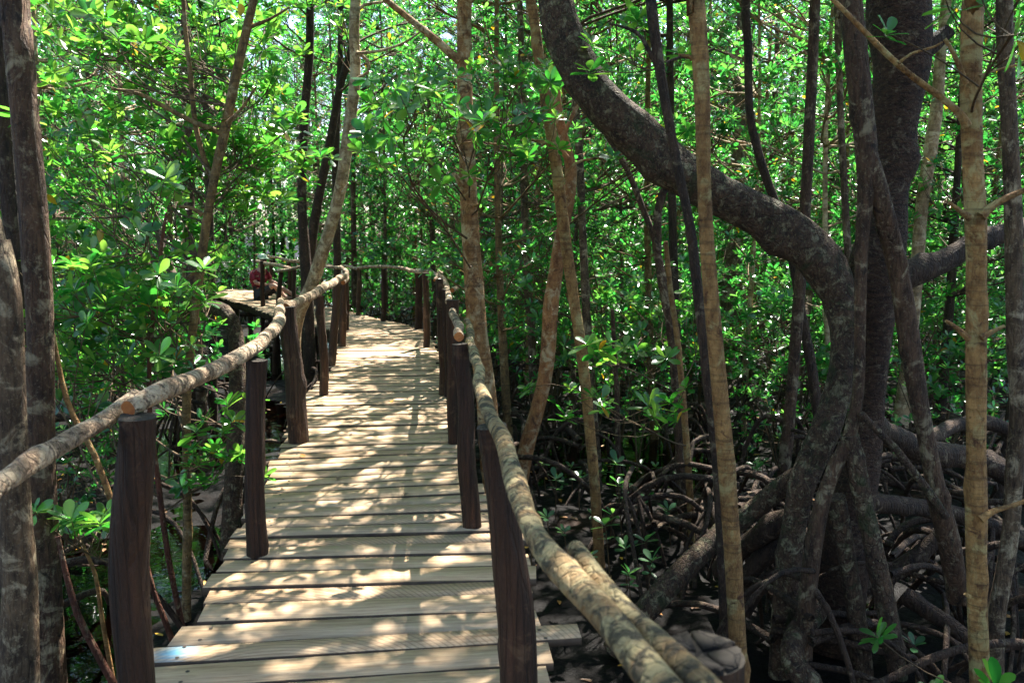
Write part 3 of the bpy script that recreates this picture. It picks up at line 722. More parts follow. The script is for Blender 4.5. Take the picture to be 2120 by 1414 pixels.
for k in range(4000):
    y = rng.uniform(8.2, 27); x = rng.uniform(-.7, .7) * y; p_ = px(x, y)
    if path_dist(x, y) < 1.75 or (430 < p_ < 960 and y < 17.5) or (p_ < 520 and y < 21 and p_ > 380) or (p_ > 960 and y < 9.5 + 0 * x): continue
    if any((a - x) ** 2 + (b - y) ** 2 < .95 for a, b in BT): continue
    p = bushes[int(rng.integers(4))]; f = id(p) not in used; used.add(id(p))
    place(p, x, y, rng.uniform(0, 6.28), rng.uniform(.75, 1.15), 'bushy young mangrove in the dim understorey below the slender trees', 'bush', 'young mangroves of the understorey', 'mangrove_bush', f); BT.append((x, y)); cnt += 1
    if cnt >= 120: break
for (x, y, sc_) in ((1.0, 9.6, .8), (2.1, 10.2, .9), (3.2, 9.7, .8), (4.5, 9.6, .9), (5.6, 10.4, 1.), (2.6, 11.2, 1.), (.7, 10.9, .9), (6.4, 9.2, .9), (3.9, 11.4, 1.), (1.5, 12.3, 1.), (-4.3, 7.6, .7), (-5.4, 8.8, .9), (-3.7, 6.5, .5), (-5.0, 6.6, .7), (-6.3, 7.6, .9), (-6.6, 9.8, 1.), (-4.6, 9.9, .9), (2.9, 8.6, .6), (1.4, 8.9, .5), (4.4, 8.3, .7)):
    p = bushes[int(rng.integers(4))]; f = id(p) not in used; used.add(id(p))
    place(p, x, y, rng.uniform(0, 6.28), sc_, 'bushy young mangrove in the dim understorey below the slender trees', 'bush', 'young mangroves of the understorey', 'mangrove_bush', f)
print('bushes', cnt)
def gen_seedling(seed, h, m_, L):
    r_ = np.random.default_rng(seed); root = bpy.data.objects.new('mangrove_seedling', None); COL.objects.link(root)
    mb = MB(); a = r_.uniform(0, 6.28); tip = np.array([math.cos(a) * h * .12, math.sin(a) * h * .12, h])
    tube(mb, [[0, 0, -.05, .005], [tip[0] * .3, tip[1] * .6, h * .5, .004], [*tip, .0028]], 6, .05, .03)
    mb.build('stem', M['twig'], root)
    pts = [rosettes(tip[None], np.array([[0, 0, 1.]]), m_, L, True, r_, (5, 60))]
    if h > .25: pts.append(rosettes(tip[None] * .78, np.array([[.1, 0, 1.]]), 3, L * .9, True, r_, (0, 20)))
    leaf_object('foliage', pts, M['leaf_low'], root, True); return root
seeds = [gen_seedling(400 + k, .16 + .09 * k, 5 + k % 3, .075 + .008 * k) for k in range(5)]
SP = [(1130, 985, 1), (1160, 1000, 0), (1185, 990, 1), (1205, 975, 0), (1150, 1060, 2), (1140, 1110, 1), (1290, 1100, 3), (1310, 1065, 1), (1345, 1050, 0), (1260, 1110, 1), (1265, 1180, 3), (1300, 1195, 1), (1345, 1200, 3), (1335, 1230, 2),
      (1250, 1140, 1), (1275, 1030, 2), (1240, 985, 1), (1395, 1000, 1), (1470, 1010, 2), (1200, 1040, 1), (1222, 1075, 0), (1175, 1130, 1), (1560, 985, 1), (1545, 940, 1), (1580, 960, 0), (1210, 1180, 1), (1310, 1260, 2), (1390, 1100, 1), (1100, 1150, 1), (1360, 975, 1),
      (1900, 1390, 1), (1560, 1000, 2), (1620, 935, 1), (1325, 930, 0), (1500, 920, 1), (1440, 950, 0)]
used2 = set()
for k, (x, y, v) in enumerate(SP):
    g = G(x, y + 30, GZ); p = seeds[v]; f = v not in used2; used2.add(v)
    if f: o = p
    else:
        o = p.copy(); COL.objects.link(o)
        for ch in p.children: c = ch.copy(); COL.objects.link(c); c.parent = o
    gz = float(ground_h(np.array([g[0]]), np.array([g[1]]))[0])
    o.name = 'mangrove_seedling'; o.location = (g[0], g[1], gz); o.rotation_euler = (0, 0, rng.uniform(0, 6.28)); s_ = rng.uniform(.85, 1.3); o.scale = (s_,) * 3
    tag(o, 'small mangrove seedling sprouting from the dark mud beyond the log railing', 'seedling', 'seedlings on the mud')
for k, p in enumerate(seeds):
    if k not in used2: 
        for ch in list(p.children): bpy.data.objects.remove(ch)
        bpy.data.objects.remove(p)

# ---- traced trees: x, y, width in the photo [, depth]
def line(pts, d):
    q = []
    for p in pts:
        dd = p[3] if len(p) > 3 else d
        c = P(p[0], p[1], dd); q.append([*c, .93 * p[2] * dd / F / 2])
    return q
def traced(name, label, d, pts, mat, branches=(), foliage=(), top=True, ground=True, crown_n=90, sides=14, group=None, cat='tree', roots=0, leafm='leaf', L=.108, lump=.06, topr=None, knots=8, flare=1.15):
    """foliage: (x0, y0, x1, y1, d0, d1, n)"""
    q = line(pts, d); r_ = np.random.default_rng(abs(hash((len(pts), int(d * 100), int(pts[0][0])))) % 99999 + int(pts[0][0]) % 97)
    base = None
    if ground and q[-1][2] > GZ:
        dv = unit(np.array(q[-1][:3]) - np.array(q[-2][:3])); dv = dv / max(.2, -dv[2]) if dv[2] < 0 else np.array([0, 0, -1.])
        e = np.array(q[-1][:3]) + dv * (q[-1][2] - GZ + .12); m_ = (np.array(q[-1][:3]) + e) / 2
        q += [[*m_, q[-1][3] * (1 + flare) / 2], [*e, q[-1][3] * flare]]
    if top:
        dv = unit(np.array(q[0][:3]) - np.array(q[1][:3])); dv = unit(dv + np.array([0, 0, .7])); hgt = r_.uniform(7.0, 8.5)
        a = np.array(q[0][:3]); q = [[*(a + dv * (hgt - a[2])), .015], [*(a + dv * (hgt - a[2]) * .5 + r_.normal(0, .12, 3)), q[0][3] * .7]] + q
    bx, by = q[-1][0], q[-1][1]; off = (bx, by, GZ)
    t = thing(name, label, cat, off, group)
    mb = MB(); c = tube(mb, q, sides, .09, lump, 0, (0, 0), int(d * 100 + pts[0][0]), knots=knots, freq=4)
    for b in branches:
        bd = b[1] if isinstance(b[1], (int, float)) else d; tube(mb, line(b[0], bd), 7, .06, .05, .003, (0, 0), knots=1)
    mb.build('trunk', [M[mat]], t, off)
    BT_, A_ = [], []
    if top and crown_n:
        k = 8; tc = c[c[:, 2] > 3.6]
        if len(tc) == 0: tc = c[:3]
        for j in range(k):
            p = tc[r_.integers(len(tc))]; a = r_.uniform(0, 6.28); rd = r_.uniform(.3, 1.7)
            ctr = np.array([p[0] + rd * math.cos(a), p[1] + rd * math.sin(a), max(4.2, p[2])]); x_, y_ = tips_axes(ctr, np.array([.7, .7, .4]), crown_n // k, r_, .1); BT_.append(x_); A_.append(y_)
    parts, tw = [], []
    if BT_:
        T = np.vstack(BT_); BC, BR, TC, TR = branch_net(c, T, r_, 8); tw += [batch_tubes(BC, BR, 5), batch_tubes(TC, TR, 3)]
        parts.append(rosettes(T, np.vstack(A_), 8, L, True, r_))
    for (x0, y0, x1, y1, d0, d1, n) in foliage:
        # loose sprays: small groups of rosettes through the volume
        g = max(1, n // 5); T = []
        for j in range(g):
            cx_, cy_, cd_ = r_.uniform(x0, x1), r_.uniform(y0, y1), r_.uniform(d0, d1); c0 = P(cx_, cy_, cd_)
            T.append(c0 + r_.normal(0, 1, (n // g, 3)) * np.array([.17, .17, .08]))
        T = np.vstack(T); A = unit(np.array([0, 0, .8]) + r_.normal(0, .4, T.shape))
        BC, BR, TC, TR = branch_net(c, T, r_, 9, .008, .0022); tw += [batch_tubes(BC, BR, 6), batch_tubes(TC, TR, 4)]
        parts.append(rosettes(T, A, 10, L, True, r_, (-5, 50)))
    if parts:
        leaf_object('crown', parts, M[leafm], t, True, off, tw)
    if roots:
        V, Fc = stilt_roots(np.array([bx, by, GZ]), roots, r_); mesh_obj('stilt_roots', V, Fc, M['root'], t, off=off)
    TREES.append((bx, by))
    return t

# left edge
traced('mangrove_tree', 'thick pale brown patchy trunk at the left edge, behind the log rail', 3.1,
       [(-40, 380, 40), (-5, 500, 52), (14, 620, 62), (20, 760, 62), (24, 900, 64), (30, 1050, 70), (40, 1200, 78), (42, 1414, 84)], 'grey', top=True, crown_n=100, knots=5)
traced('mangrove_tree', 'dark trunk with grey flaking bark, second from the left edge', 3.9,
       [(28, -60, 56), (36, 60, 56), (48, 200, 58), (60, 330, 58), (70, 450, 58), (80, 600, 56), (84, 760, 58), (82, 950, 66), (90, 1150, 72), (100, 1400, 80)], 'brown', crown_n=90)
traced('mangrove_tree', 'blackish trunk squeezed between the two big trunks at the left edge', 4.6,
       [(-8, -40, 36), (0, 150, 38), (12, 300, 38), (25, 450, 40), (40, 600, 42), (45, 800, 44), (50, 1100, 50)], 'dark', crown_n=80)
traced('mangrove_sapling', 'slim brown sapling rising beside the creek with a forked upper stem and pale side branch', 5.4,
       [(548, -120, 15), (527, -10, 17), (506, 80, 19), (484, 180, 20), (468, 260, 21), (452, 330, 20), (436, 410, 19), (422, 500, 19), (409, 600, 19), (397, 700, 19), (388, 800, 19), (386, 900, 19), (388, 1100, 20), (386, 1260, 21)], 'olive',
       branches=[([(462, 280, 14), (440, 268, 12), (405, 255, 11), (350, 226, 10), (290, 195, 8), (230, 185, 6)], 5.4),
                 ([(440, 372, 14), (425, 340, 13), (408, 280, 12), (398, 190, 11), (388, 90, 10), (378, -10, 9)], 5.5),
                 ([(420, 445, 12), (400, 432, 9), (370, 428, 6)], 5.3), ([(512, 60, 10), (560, 40, 6), (600, 15, 5)], 5.4), ([(470, 255, 10), (500, 225, 7), (530, 180, 5)], 5.3),
                 ([(408, 560, 7), (380, 580, 6), (340, 592, 4)], 5.3), ([(386, 640, 7), (350, 650, 5), (320, 620, 4)], 5.3)],
       foliage=[(110, -60, 600, 130, 5.5, 7.0, 140), (110, 120, 560, 420, 5.6, 7.2, 240), (110, 120, 380, 700, 4.7, 5.3, 25), (110, 400, 420, 720, 5.6, 7.2, 170), (420, 140, 660, 330, 6.0, 7.5, 36)], crown_n=90)
traced('mangrove_sapling', 'thin reddish stem standing just left of the slim sapling by the creek', 5.0,
       [(345, 440, 6), (335, 500, 8), (325, 600, 10), (312, 700, 10), (310, 850, 11), (328, 1000, 12), (348, 1150, 13), (376, 1290, 14)], 'red', top=False,
       foliage=[(110, 560, 330, 800, 4.6, 6.0, 110), (400, 820, 500, 960, 4.8, 5.4, 14), (400, 960, 450, 1080, 4.9, 5.3, 9)], knots=3)
traced('mangrove_sapling', 'thin tan curved stem between the edge trunks and the first creek side post', 4.0,
       [(110, 690, 8), (128, 790, 11), (152, 862, 12), (195, 940, 13), (232, 1040, 14), (248, 1100, 14), (262, 1180, 14)], 'tan', top=False,
       foliage=[(110, 1020, 235, 1110, 3.6, 4.3, 14), (120, 720, 200, 860, 4.3, 5.2, 14)], knots=3)
traced('mangrove_sapling', 'reddish leaning stem with peeling bark low at the left, over the creek', 3.6,
       [(120, 1110, 10), (135, 1180, 12), (160, 1270, 15), (200, 1350, 17), (238, 1420, 18)], 'red', top=False, knots=3)
traced('mangrove_sapling', 'pale wavy little stem rising behind the first creek side post', 4.2,
       [(150, 1090, 6), (172, 1130, 8), (198, 1190, 9), (208, 1260, 10), (222, 1340, 11)], 'tan', top=False, knots=2)
traced('mangrove_sapling', 'short red stem leaning from behind the first post to the deck edge', 4.3,
       [(300, 1150, 10), (318, 1225, 12), (340, 1280, 13), (358, 1330, 14)], 'red', top=False, knots=2)
# hooked dark trunk
traced('hooked_mangrove', 'dark mangrove stem bent over in a hook behind the railing', 7.2,
       [(330, 470, 20, 8.2), (345, 545, 24, 8), (372, 600, 28, 7.6), (420, 632, 32, 7.2), (465, 645, 33, 7.0), (487, 690, 34, 6.9), (492, 780, 36, 6.8), (488, 900, 40, 6.7), (482, 1040, 44, 6.6)], 'bigroot', top=False,
       foliage=[(160, 690, 330, 820, 6.4, 7.6, 30)])
# centre
traced('leaning_mangrove', 'pale leaning mangrove trunk passing in front of the far deck', 8.6,
       [(738, -60, 20), (733, 60, 22), (736, 150, 23), (726, 240, 25), (708, 370, 26), (690, 450, 27), (666, 530, 28), (645, 592, 28), (622, 640, 27), (612, 690, 24), (614, 735, 22), (618, 780, 22), (612, 830, 24)], 'pale',
       branches=[([(735, 32, 9), (752, 12, 7), (800, 4, 5)], 8.6), ([(738, 108, 8), (762, 128, 7), (762, 150, 6), (740, 162, 5)], 8.5), ([(738, 112, 8), (790, 105, 6), (840, 88, 5), (880, 60, 4)], 8.4), ([(710, 400, 8), (722, 380, 5)], 8.5)],
       crown_n=60, leafm='leaf')
traced('mangrove_tree', 'dark straight trunk left of the pale leaning mangrove', 11.5,
       [(640, -20, 16), (640, 120, 18), (630, 250, 19), (625, 400, 20), (630, 500, 22), (636, 600, 26), (640, 700, 28)], 'dark', crown_n=90, roots=6)
traced('mangrove_tree', 'dark slanting trunk crossing just behind the pale leaning mangrove', 12,
       [(735, 60, 14), (702, 190, 16), (682, 300, 18), (660, 410, 20), (645, 500, 22), (634, 600, 24), (630, 690, 26)], 'dark', crown_n=90, roots=5)
traced('mangrove_tree', 'slim dark trunk standing behind the bend of the rail', 13.5,
       [(705, 100, 13), (698, 250, 14), (694, 380, 15), (698, 500, 16), (699, 600, 17)], 'dark', crown_n=70, roots=5)
traced('mangrove_tree', 'tall brown and white mottled trunk standing against the right rail', 6.9,
       [(958, -60, 30), (961, 60, 32), (962, 180, 34), (966, 300, 36), (970, 400, 38), (975, 500, 41), (982, 600, 43), (990, 700, 44), (1002, 780, 44), (1010, 860, 46), (1018, 960, 50)], 'orange' if False else 'mottled',
       branches=[([(950, 128, 18), (925, 105, 18), (892, 75, 17), (850, 42, 15), (800, 0, 13), (760, -50, 11)], 6.8), ([(955, 385, 16), (945, 368, 10), (936, 358, 6)], 6.8), ([(975, 428, 10), (990, 424, 6)], 6.8)],
       foliage=[(790, 150, 960, 330, 4.8, 6.2, 40), (1000, 110, 1090, 260, 4.6, 6.0, 22)], crown_n=60, leafm='leaf')
traced('mangrove_tree', 'thin olive trunk with ringed bark, first right of the mottled trunk', 6.2,
       [(1094, -60, 20), (1104, 30, 22), (1118, 130, 23), (1132, 220, 24), (1150, 330, 25), (1162, 430, 26), (1172, 510, 26), (1186, 610, 25), (1200, 700, 25), (1212, 800, 24), (1222, 900, 24), (1232, 1010, 24), (1240, 1150, 25)], 'tan',
       branches=[([(1148, 300, 8), (1100, 290, 6), (1040, 300, 5), (980, 295, 4), (940, 300, 3)], 6.1), ([(1160, 390, 8), (1190, 340, 6), (1260, 325, 5), (1330, 310, 3)], 6.1)],
       foliage=[(980, 230, 1130, 330, 5.6, 6.8, 14)], crown_n=100)
traced('mangrove_tree', 'orange brown curved trunk with pale patches emerging behind the railing', 7.4,
       [(1152, 90, 18), (1150, 190, 20), (1165, 280, 22), (1182, 350, 26), (1176, 420, 28), (1160, 500, 28), (1150, 570, 31), (1140, 640, 33), (1136, 710, 34), (1128, 780, 34), (1112, 850, 34), (1092, 920, 35), (1080, 980, 36)], 'orange',
       branches=[([(1178, 330, 12), (1160, 300, 11), (1185, 240, 9), (1215, 190, 7)], 7.3), ([(1150, 600, 8), (1135, 585, 5)], 7.3)], foliage=[(1240, 250, 1400, 330, 5.4, 6.4, 10)], crown_n=90, roots=7)
traced('mangrove_tree', 'slender grey trunk seen between the mottled and the orange trunks', 10.5,
       [(1078, 60, 14), (1084, 250, 15), (1085, 400, 16), (1090, 560, 18), (1099, 680, 19), (1105, 790, 20)], 'grey', crown_n=60, roots=6)
traced('mangrove_tree', 'slender pale trunk just right of the ringed olive trunk', 8.8,
       [(1180, 80, 14), (1192, 220, 16), (1200, 330, 17), (1207, 500, 18), (1214, 650, 19), (1224, 800, 20), (1233, 930, 21)], 'grey', crown_n=70, roots=5)
traced('mangrove_tree', 'thin brown stem rising from the mud past the pale slender trunk', 8.2, [(1268, 640, 9), (1274, 760, 10), (1278, 860, 12), (1280, 1000, 13)], 'brown', top=False,
       foliage=[(1180, 600, 1380, 760, 8.0, 9.4, 34)], knots=3)
traced('mangrove_tree', 'crooked brown stem slanting down beneath the arched limb', 7.3,
       [(1108, 80, 9, 7.9), (1130, 130, 10, 7.8), (1180, 190, 11, 7.7), (1245, 265, 12, 7.6), (1295, 345, 13, 7.5), (1330, 430, 14, 7.5), (1356, 500, 15, 7.4), (1372, 590, 20), (1386, 660, 22), (1396, 750, 23), (1405, 850, 24), (1412, 990, 25), (1414, 1080, 26)], 'brown',
       branches=[([(1360, 520, 20), (1362, 450, 19), (1372, 400, 18), (1392, 370, 16), (1400, 350, 12)], 7.3)], top=False, foliage=[(1350, 560, 1470, 760, 7.2, 8.6, 26)])
traced('mangrove_tree', 'dark knobbly thin trunk leaning in front of the arched limb', 4.4,
       [(1335, -80, 20), (1347, 0, 21), (1358, 90, 21), (1374, 190, 21), (1392, 290, 22), (1412, 390, 22), (1430, 480, 22), (1443, 590, 23), (1456, 700, 24), (1466, 800, 25), (1480, 900, 26), (1490, 1000, 27), (1496, 1120, 28), (1502, 1290, 30)], 'dark',
       branches=[([(1360, 140, 10), (1330, 80, 9), (1300, 60, 7), (1260, 50, 4)], 4.4), ([(1380, 130, 8), (1410, 118, 7), (1440, 118, 6), (1480, 100, 5)], 4.3)], crown_n=110, foliage=[(1200, 20, 1400, 130, 4.6, 5.6, 8)], knots=14)
traced('mangrove_tree', 'thin twin stem standing just behind the dark knobbly trunk', 6.6,
       [(1378, 500, 10), (1388, 600, 12), (1402, 700, 13), (1412, 800, 14), (1420, 900, 15), (1428, 1020, 16), (1432, 1140, 17)], 'tan', top=False, foliage=[(1200, 790, 1400, 900, 5.2, 6.0, 12), (1250, 700, 1330, 800, 5.6, 6.4, 7)], knots=5, L=.115)
traced('mangrove_sapling', 'straight yellowish pole with brown scars left of the big arched mangrove', 3.8,
       [(1437, -90, 36), (1441, 0, 37), (1450, 120, 36), (1455, 250, 34), (1457, 350, 31), (1461, 450, 31), (1468, 560, 33), (1478, 680, 35), (1489, 800, 36), (1500, 920, 37), (1510, 1050, 38), (1520, 1200, 40), (1532, 1414, 42)], 'tan',
       branches=[([(1445, 132, 10), (1425, 118, 8), (1405, 115, 6)], 3.8), ([(1455, 285, 11), (1440, 276, 7)], 3.8), ([(1458, 278, 11), (1474, 272, 7)], 3.8)], crown_n=60, knots=18)
# right edge poles
traced('mangrove_sapling', 'yellowish ringed pole with stubs and long thin branch, nearest the right edge', 3.2,
       [(2022, -90, 44), (2016, 0, 44), (2010, 120, 44), (2010, 240, 44), (2014, 340, 42), (2019, 430, 46), (2022, 520, 42), (2021, 650, 41), (2020, 780, 43), (2020, 920, 40), (2022, 1060, 46), (2023, 1200, 41), (2028, 1414, 44)], 'tan',
       branches=[([(2002, 262, 22), (1985, 235, 17), (1940, 198, 14), (1895, 165, 13), (1860, 135, 13), (1810, 85, 12), (1745, 20, 10), (1690, -30, 8)], 3.15), ([(1862, 132, 7), (1890, 112, 6), (1935, 98, 5), (1952, 88, 4)], 3.1),
                 ([(2002, 175, 12), (1985, 135, 11), (1970, 105, 9), (1955, 82, 8)], 3.15), ([(2030, 448, 24), (2055, 425, 16), (2085, 408, 14), (2140, 385, 12)], 3.15), ([(2008, 452, 20), (1990, 440, 12), (1964, 420, 8)], 3.15),
                 ([(2030, 700, 18), (2050, 688, 11), (2078, 675, 8)], 3.15), ([(2010, 702, 16), (1985, 680, 11), (1960, 664, 8)], 3.15), ([(2032, 1075, 22), (2060, 1058, 14), (2095, 1048, 11), (2150, 1030, 10)], 3.15), ([(2030, 160, 10), (2052, 150, 6), (2120, 132, 5)], 3.1), ([(2008, 1235, 12), (1998, 1228, 8)], 3.15)], foliage=[(2070, -40, 2180, 60, 2.3, 2.7, 10), (2085, 1350, 2120, 1400, 2.8, 3.0, 5)], crown_n=60, knots=18)
traced('mangrove_tree', 'speckled brown trunk with white patches at the right edge behind the ringed pole', 4.3,
       [(2078, -60, 32), (2080, 60, 33), (2086, 200, 34), (2093, 330, 34), (2098, 450, 36), (2100, 600, 36), (2102, 720, 37), (2110, 850, 38), (2100, 980, 38), (2092, 1100, 36), (2078, 1190, 36), (2062, 1290, 38), (2060, 1414, 40)], 'grey', crown_n=100)
traced('mangrove_tree', 'dark straight thin trunk seen above the arched limb', 7.6,
       [(1547, -50, 17), (1549, 100, 17), (1552, 230, 18), (1568, 310, 18), (1592, 385, 19), (1625, 470, 19), (1645, 560, 20), (1660, 650, 21), (1678, 750, 22), (1692, 850, 23)], 'dark', crown_n=80, roots=4)
traced('mangrove_tree', 'smooth tan trunk leaning behind the big mangrove on its right side', 9.0,
       [(1950, 90, 22), (1940, 220, 25), (1925, 320, 27), (1908, 430, 28), (1898, 560, 28), (1888, 680, 28), (1874, 790, 30), (1862, 900, 36)], 'pale', crown_n=70, roots=4)
traced('mangrove_tree', 'thin knotty dark trunk left of the big mangrove main stem', 8.4,
       [(1733, -20, 14), (1736, 120, 14), (1742, 270, 15), (1748, 380, 15), (1752, 470, 16), (1760, 600, 16), (1762, 760, 17)], 'grey', crown_n=60, roots=3)
traced('mangrove_tree', 'grey trunk with swollen foot behind the left arch of the big mangrove', 9.6,
       [(1676, 540, 26, 10.2), (1668, 620, 28, 9.9), (1658, 700, 31), (1648, 790, 34), (1640, 860, 40), (1636, 930, 48)], 'grey', top=False, roots=8, foliage=[(1480, 600, 1700, 760, 8.2, 9.6, 46)], flare=1.3, crown_n=0, leafm='leaf_dark')
traced('mangrove_tree', 'stout pale grey trunk far behind the straight yellowish pole', 13,
       [(1530, 250, 26), (1524, 400, 30), (1518, 500, 34), (1512, 600, 38)], 'grey', crown_n=60, roots=5)

# ------------------------------------------------------------------ the big arched mangrove
bigoff = (2.2, 4.9, GZ)
big = thing('arched_mangrove', 'huge dark stilt-rooted mangrove with a massive limb arching over to the left', 'tree', bigoff)
def bigpart(name, pts, d, mat='dark', sides=24, lump=.06, knots=10, caps=(0, 0), step=.06, seed=5, wob=0, mats=None):
    mb = MB(); tube(mb, line(pts, d), sides, step, lump * 1.35, wob, caps, seed, knots=knots, freq=4.5); return mb.build(name, mats or [M[mat], M['cut']], big, bigoff)
bigpart('trunk', [(1850, -160, 120), (1856, -40, 124), (1862, 60, 120), (1866, 140, 112), (1856, 220, 102), (1849, 300, 92), (1836, 400, 88), (1826, 480, 100), (1812, 560, 112), (1808, 640, 92), (1806, 720, 76), (1800, 800, 70), (1794, 870, 76), (1780, 960, 96), (1758, 1060, 112), (1738, 1180, 122), (1725, 1320, 130), (1720, 1480, 130)], 4.95, 'bigdark', 30, .045, 5, seed=81)
bigpart('limb', [(1130, -230, 70, 5.2), (1146, -90, 72, 5.15), (1156, 10, 74, 5.1), (1172, 80, 86, 5.1), (1218, 178, 88, 5.05), (1290, 258, 92, 5.0), (1370, 330, 92, 5.0), (1450, 384, 88, 4.95), (1530, 422, 88, 4.9), (1608, 464, 92, 4.9), (1664, 506, 96, 4.88), (1712, 556, 92, 4.85), (1738, 612, 74, 4.8), (1747, 683, 60, 4.75), (1744, 754, 56, 4.7), (1731, 824, 60, 4.7), (1708, 895, 64, 4.65), (1683, 950, 62, 4.65), (1658, 1010, 58, 4.6), (1641, 1104, 56, 4.6), (1631, 1205, 60, 4.6), (1620, 1306, 54, 4.6), (1612, 1450, 54, 4.6)], 4.9, 'bigroot', 30, .06, 20, seed=82)['label'] = 'massive arching limb speckled with lichen, coming down as a stout stilt root'
bigpart('limb', [(1800, 600, 80, 4.95), (1850, 580, 66, 4.95), (1900, 562, 58, 4.95), (1955, 540, 52, 5.0), (2010, 508, 46, 5.05), (2060, 488, 44, 5.1), (2115, 474, 42, 5.2), (2200, 430, 38, 5.3)], 4.95, 'dark', 20, seed=83)['label'] = 'shorter dark limb reaching out to the right'
bigpart('limb', [(1890, 110, 60), (1925, 95, 44), (1945, 80, 34), (1965, 64, 30)], 4.9, 'dark', 16, seed=84, knots=3)['label'] = 'broken stub of a limb'
bigpart('aerial_root', [(1750, -140, 44), (1762, 0, 46), (1772, 110, 48), (1783, 210, 48), (1793, 310, 46), (1792, 400, 36), (1784, 500, 27), (1781, 620, 25), (1780, 720, 25), (1777, 810, 26), (1765, 880, 28), (1752, 920, 30), (1722, 985, 30), (1700, 1050, 34), (1680, 1160, 38), (1668, 1280, 40), (1660, 1440, 42)], 4.35, 'brown', 16, seed=85)['label'] = 'reddish aerial root hanging down in front of the trunk'
bigpart('aerial_root', [(1790, 300, 44, 4.35), (1806, 350, 42, 4.35), (1828, 430, 42, 4.35), (1850, 520, 42), (1868, 610, 42), (1884, 720, 43), (1902, 830, 42), (1922, 930, 42), (1942, 1030, 42), (1965, 1120, 46), (1985, 1240, 50, 4.5)], 4.4, 'brown', 16, seed=86)['label'] = 'grey brown aerial root running down to the right'
bigpart('aerial_root', [(1782, 855, 14), (1820, 895, 16), (1855, 930, 17), (1890, 975, 18), (1925, 1020, 19), (1958, 1070, 20)], 4.3, 'bigroot', 10, seed=87)
bigpart('stilt_root', [(1758, 900, 40), (1772, 970, 42), (1790, 1050, 42), (1808, 1130, 44), (1828, 1220, 46), (1842, 1290, 46), (1852, 1345, 46), (1860, 1400, 44)], 4.35, 'bigroot', 16, seed=89)
bigpart('stilt_root', [(1725, 1030, 50), (1745, 1110, 42), (1760, 1190, 42), (1772, 1270, 44), (1782, 1350, 46), (1790, 1450, 46)], 4.45, 'bigroot', 16, seed=90)
bigpart('stilt_root', [(1690, 1000, 50, 4.75), (1655, 985, 48, 4.8), (1600, 1022, 46, 4.9), (1545, 1068, 46, 5.0), (1480, 1118, 48, 5.0), (1430, 1165, 52, 4.9), (1380, 1218, 54, 4.8), (1330, 1275, 54, 4.75), (1270, 1345, 54, 4.8)], 4.8, 'bigroot', 16, seed=91)
bigpart('stilt_root', [(1668, 1060, 50, 4.9), (1610, 1085, 52, 5.0), (1565, 1115, 50, 5.1), (1520, 1150, 44, 5.3), (1490, 1180, 40, 5.5)], 5.0, 'root', 14, seed=92)
bigpart('stilt_root', [(1680, 1110, 44, 4.95), (1610, 1135, 42, 5.0), (1560, 1175, 42, 5.1), (1520, 1230, 42, 5.2)], 5.0, 'root', 14, seed=93)
bigpart('stilt_root', [(1680, 1160, 36, 4.9), (1620, 1185, 36, 5.0), (1570, 1220, 34, 5.0), (1540, 1270, 34, 5.0)], 5.0, 'root', 14, seed=94)
bigpart('stilt_root', [(1800, 1040, 46, 5.2), (1870, 1046, 42, 5.3), (1950, 1058, 40, 5.4), (2030, 1080, 40, 5.4), (2120, 1120, 40, 5.4), (2220, 1200, 40, 5.4)], 5.3, 'root', 14, seed=95)
bigpart('stilt_root', [(1790, 880, 60, 5.2), (1850, 905, 56, 5.4), (1920, 935, 54, 5.6), (2010, 950, 54, 5.7), (2090, 985, 52, 5.7), (2160, 1060, 50, 5.6)], 5.3, 'root', 14, seed=96)
bigpart('stilt_root', [(1810, 860, 36, 5.6), (1860, 915, 34, 5.9), (1920, 910, 34, 6.2), (1980, 880, 34, 6.5), (2060, 880, 32, 6.6), (2150, 930, 30, 6.6)], 5.6, 'root', 12, seed=97)
bigpart('stilt_root', [(1700, 1250, 50, 4.5), (1640, 1340, 52, 4.3), (1650, 1385, 54, 4.25), (1690, 1440, 54, 4.2), (1740, 1520, 50, 4.2)], 4.3, 'bigroot', 14, seed=98)
bigpart('stilt_root', [(1760, 1230, 44, 5.0), (1840, 1190, 42, 5.0), (1900, 1150, 38, 5.0), (1945, 1110, 34, 5.0)], 5, 'root', 12, seed=99)
bigpart('stilt_root', [(1870, 1230, 36, 4.8), (1930, 1270, 36, 4.7), (1990, 1310, 36, 4.6), (2060, 1380, 36, 4.5)], 4.7, 'root', 12, seed=100)
bigpart('stilt_root', [(1780, 1430, 16, 4.1), (1850, 1400, 18, 4.1), (1930, 1362, 20, 4.1), (2010, 1338, 20, 4.1), (2110, 1330, 20, 4.1), (2200, 1345, 20, 4.1)], 4.1, 'root', 10, seed=101)
rt = np.random.default_rng(77)
for k in range(17):                                       # looping thinner roots round its foot
    bx, by = rt.uniform(1.1, 3.9), rt.uniform(4.1, 6.9)
    V, Fc = stilt_roots(np.array([bx, by, GZ]), 5, rt, (.25, .8), (.5, 1.3), .024)
    mesh_obj('root_tangle', V, Fc, M['root'], big, off=bigoff)
c0 = np.array([line([(1855, -160, 120)], 4.95)[0], [2.6, 5.4, 7.2, .08]]); c0 = spline(c0, .3); T, A = [], []
mb = MB(); tube(mb, c0, 14, .2, .05)
l0 = line([(1130, -230, 74)], 5.2)[0]; tube(mb, [l0, [l0[0] - .4, l0[1] + .3, 5.2, .06], [l0[0] - .9, l0[1] + .6, 6.6, .03]], 12, .2, .05)
mb.build('upper_stem', M['dark'], big, bigoff)
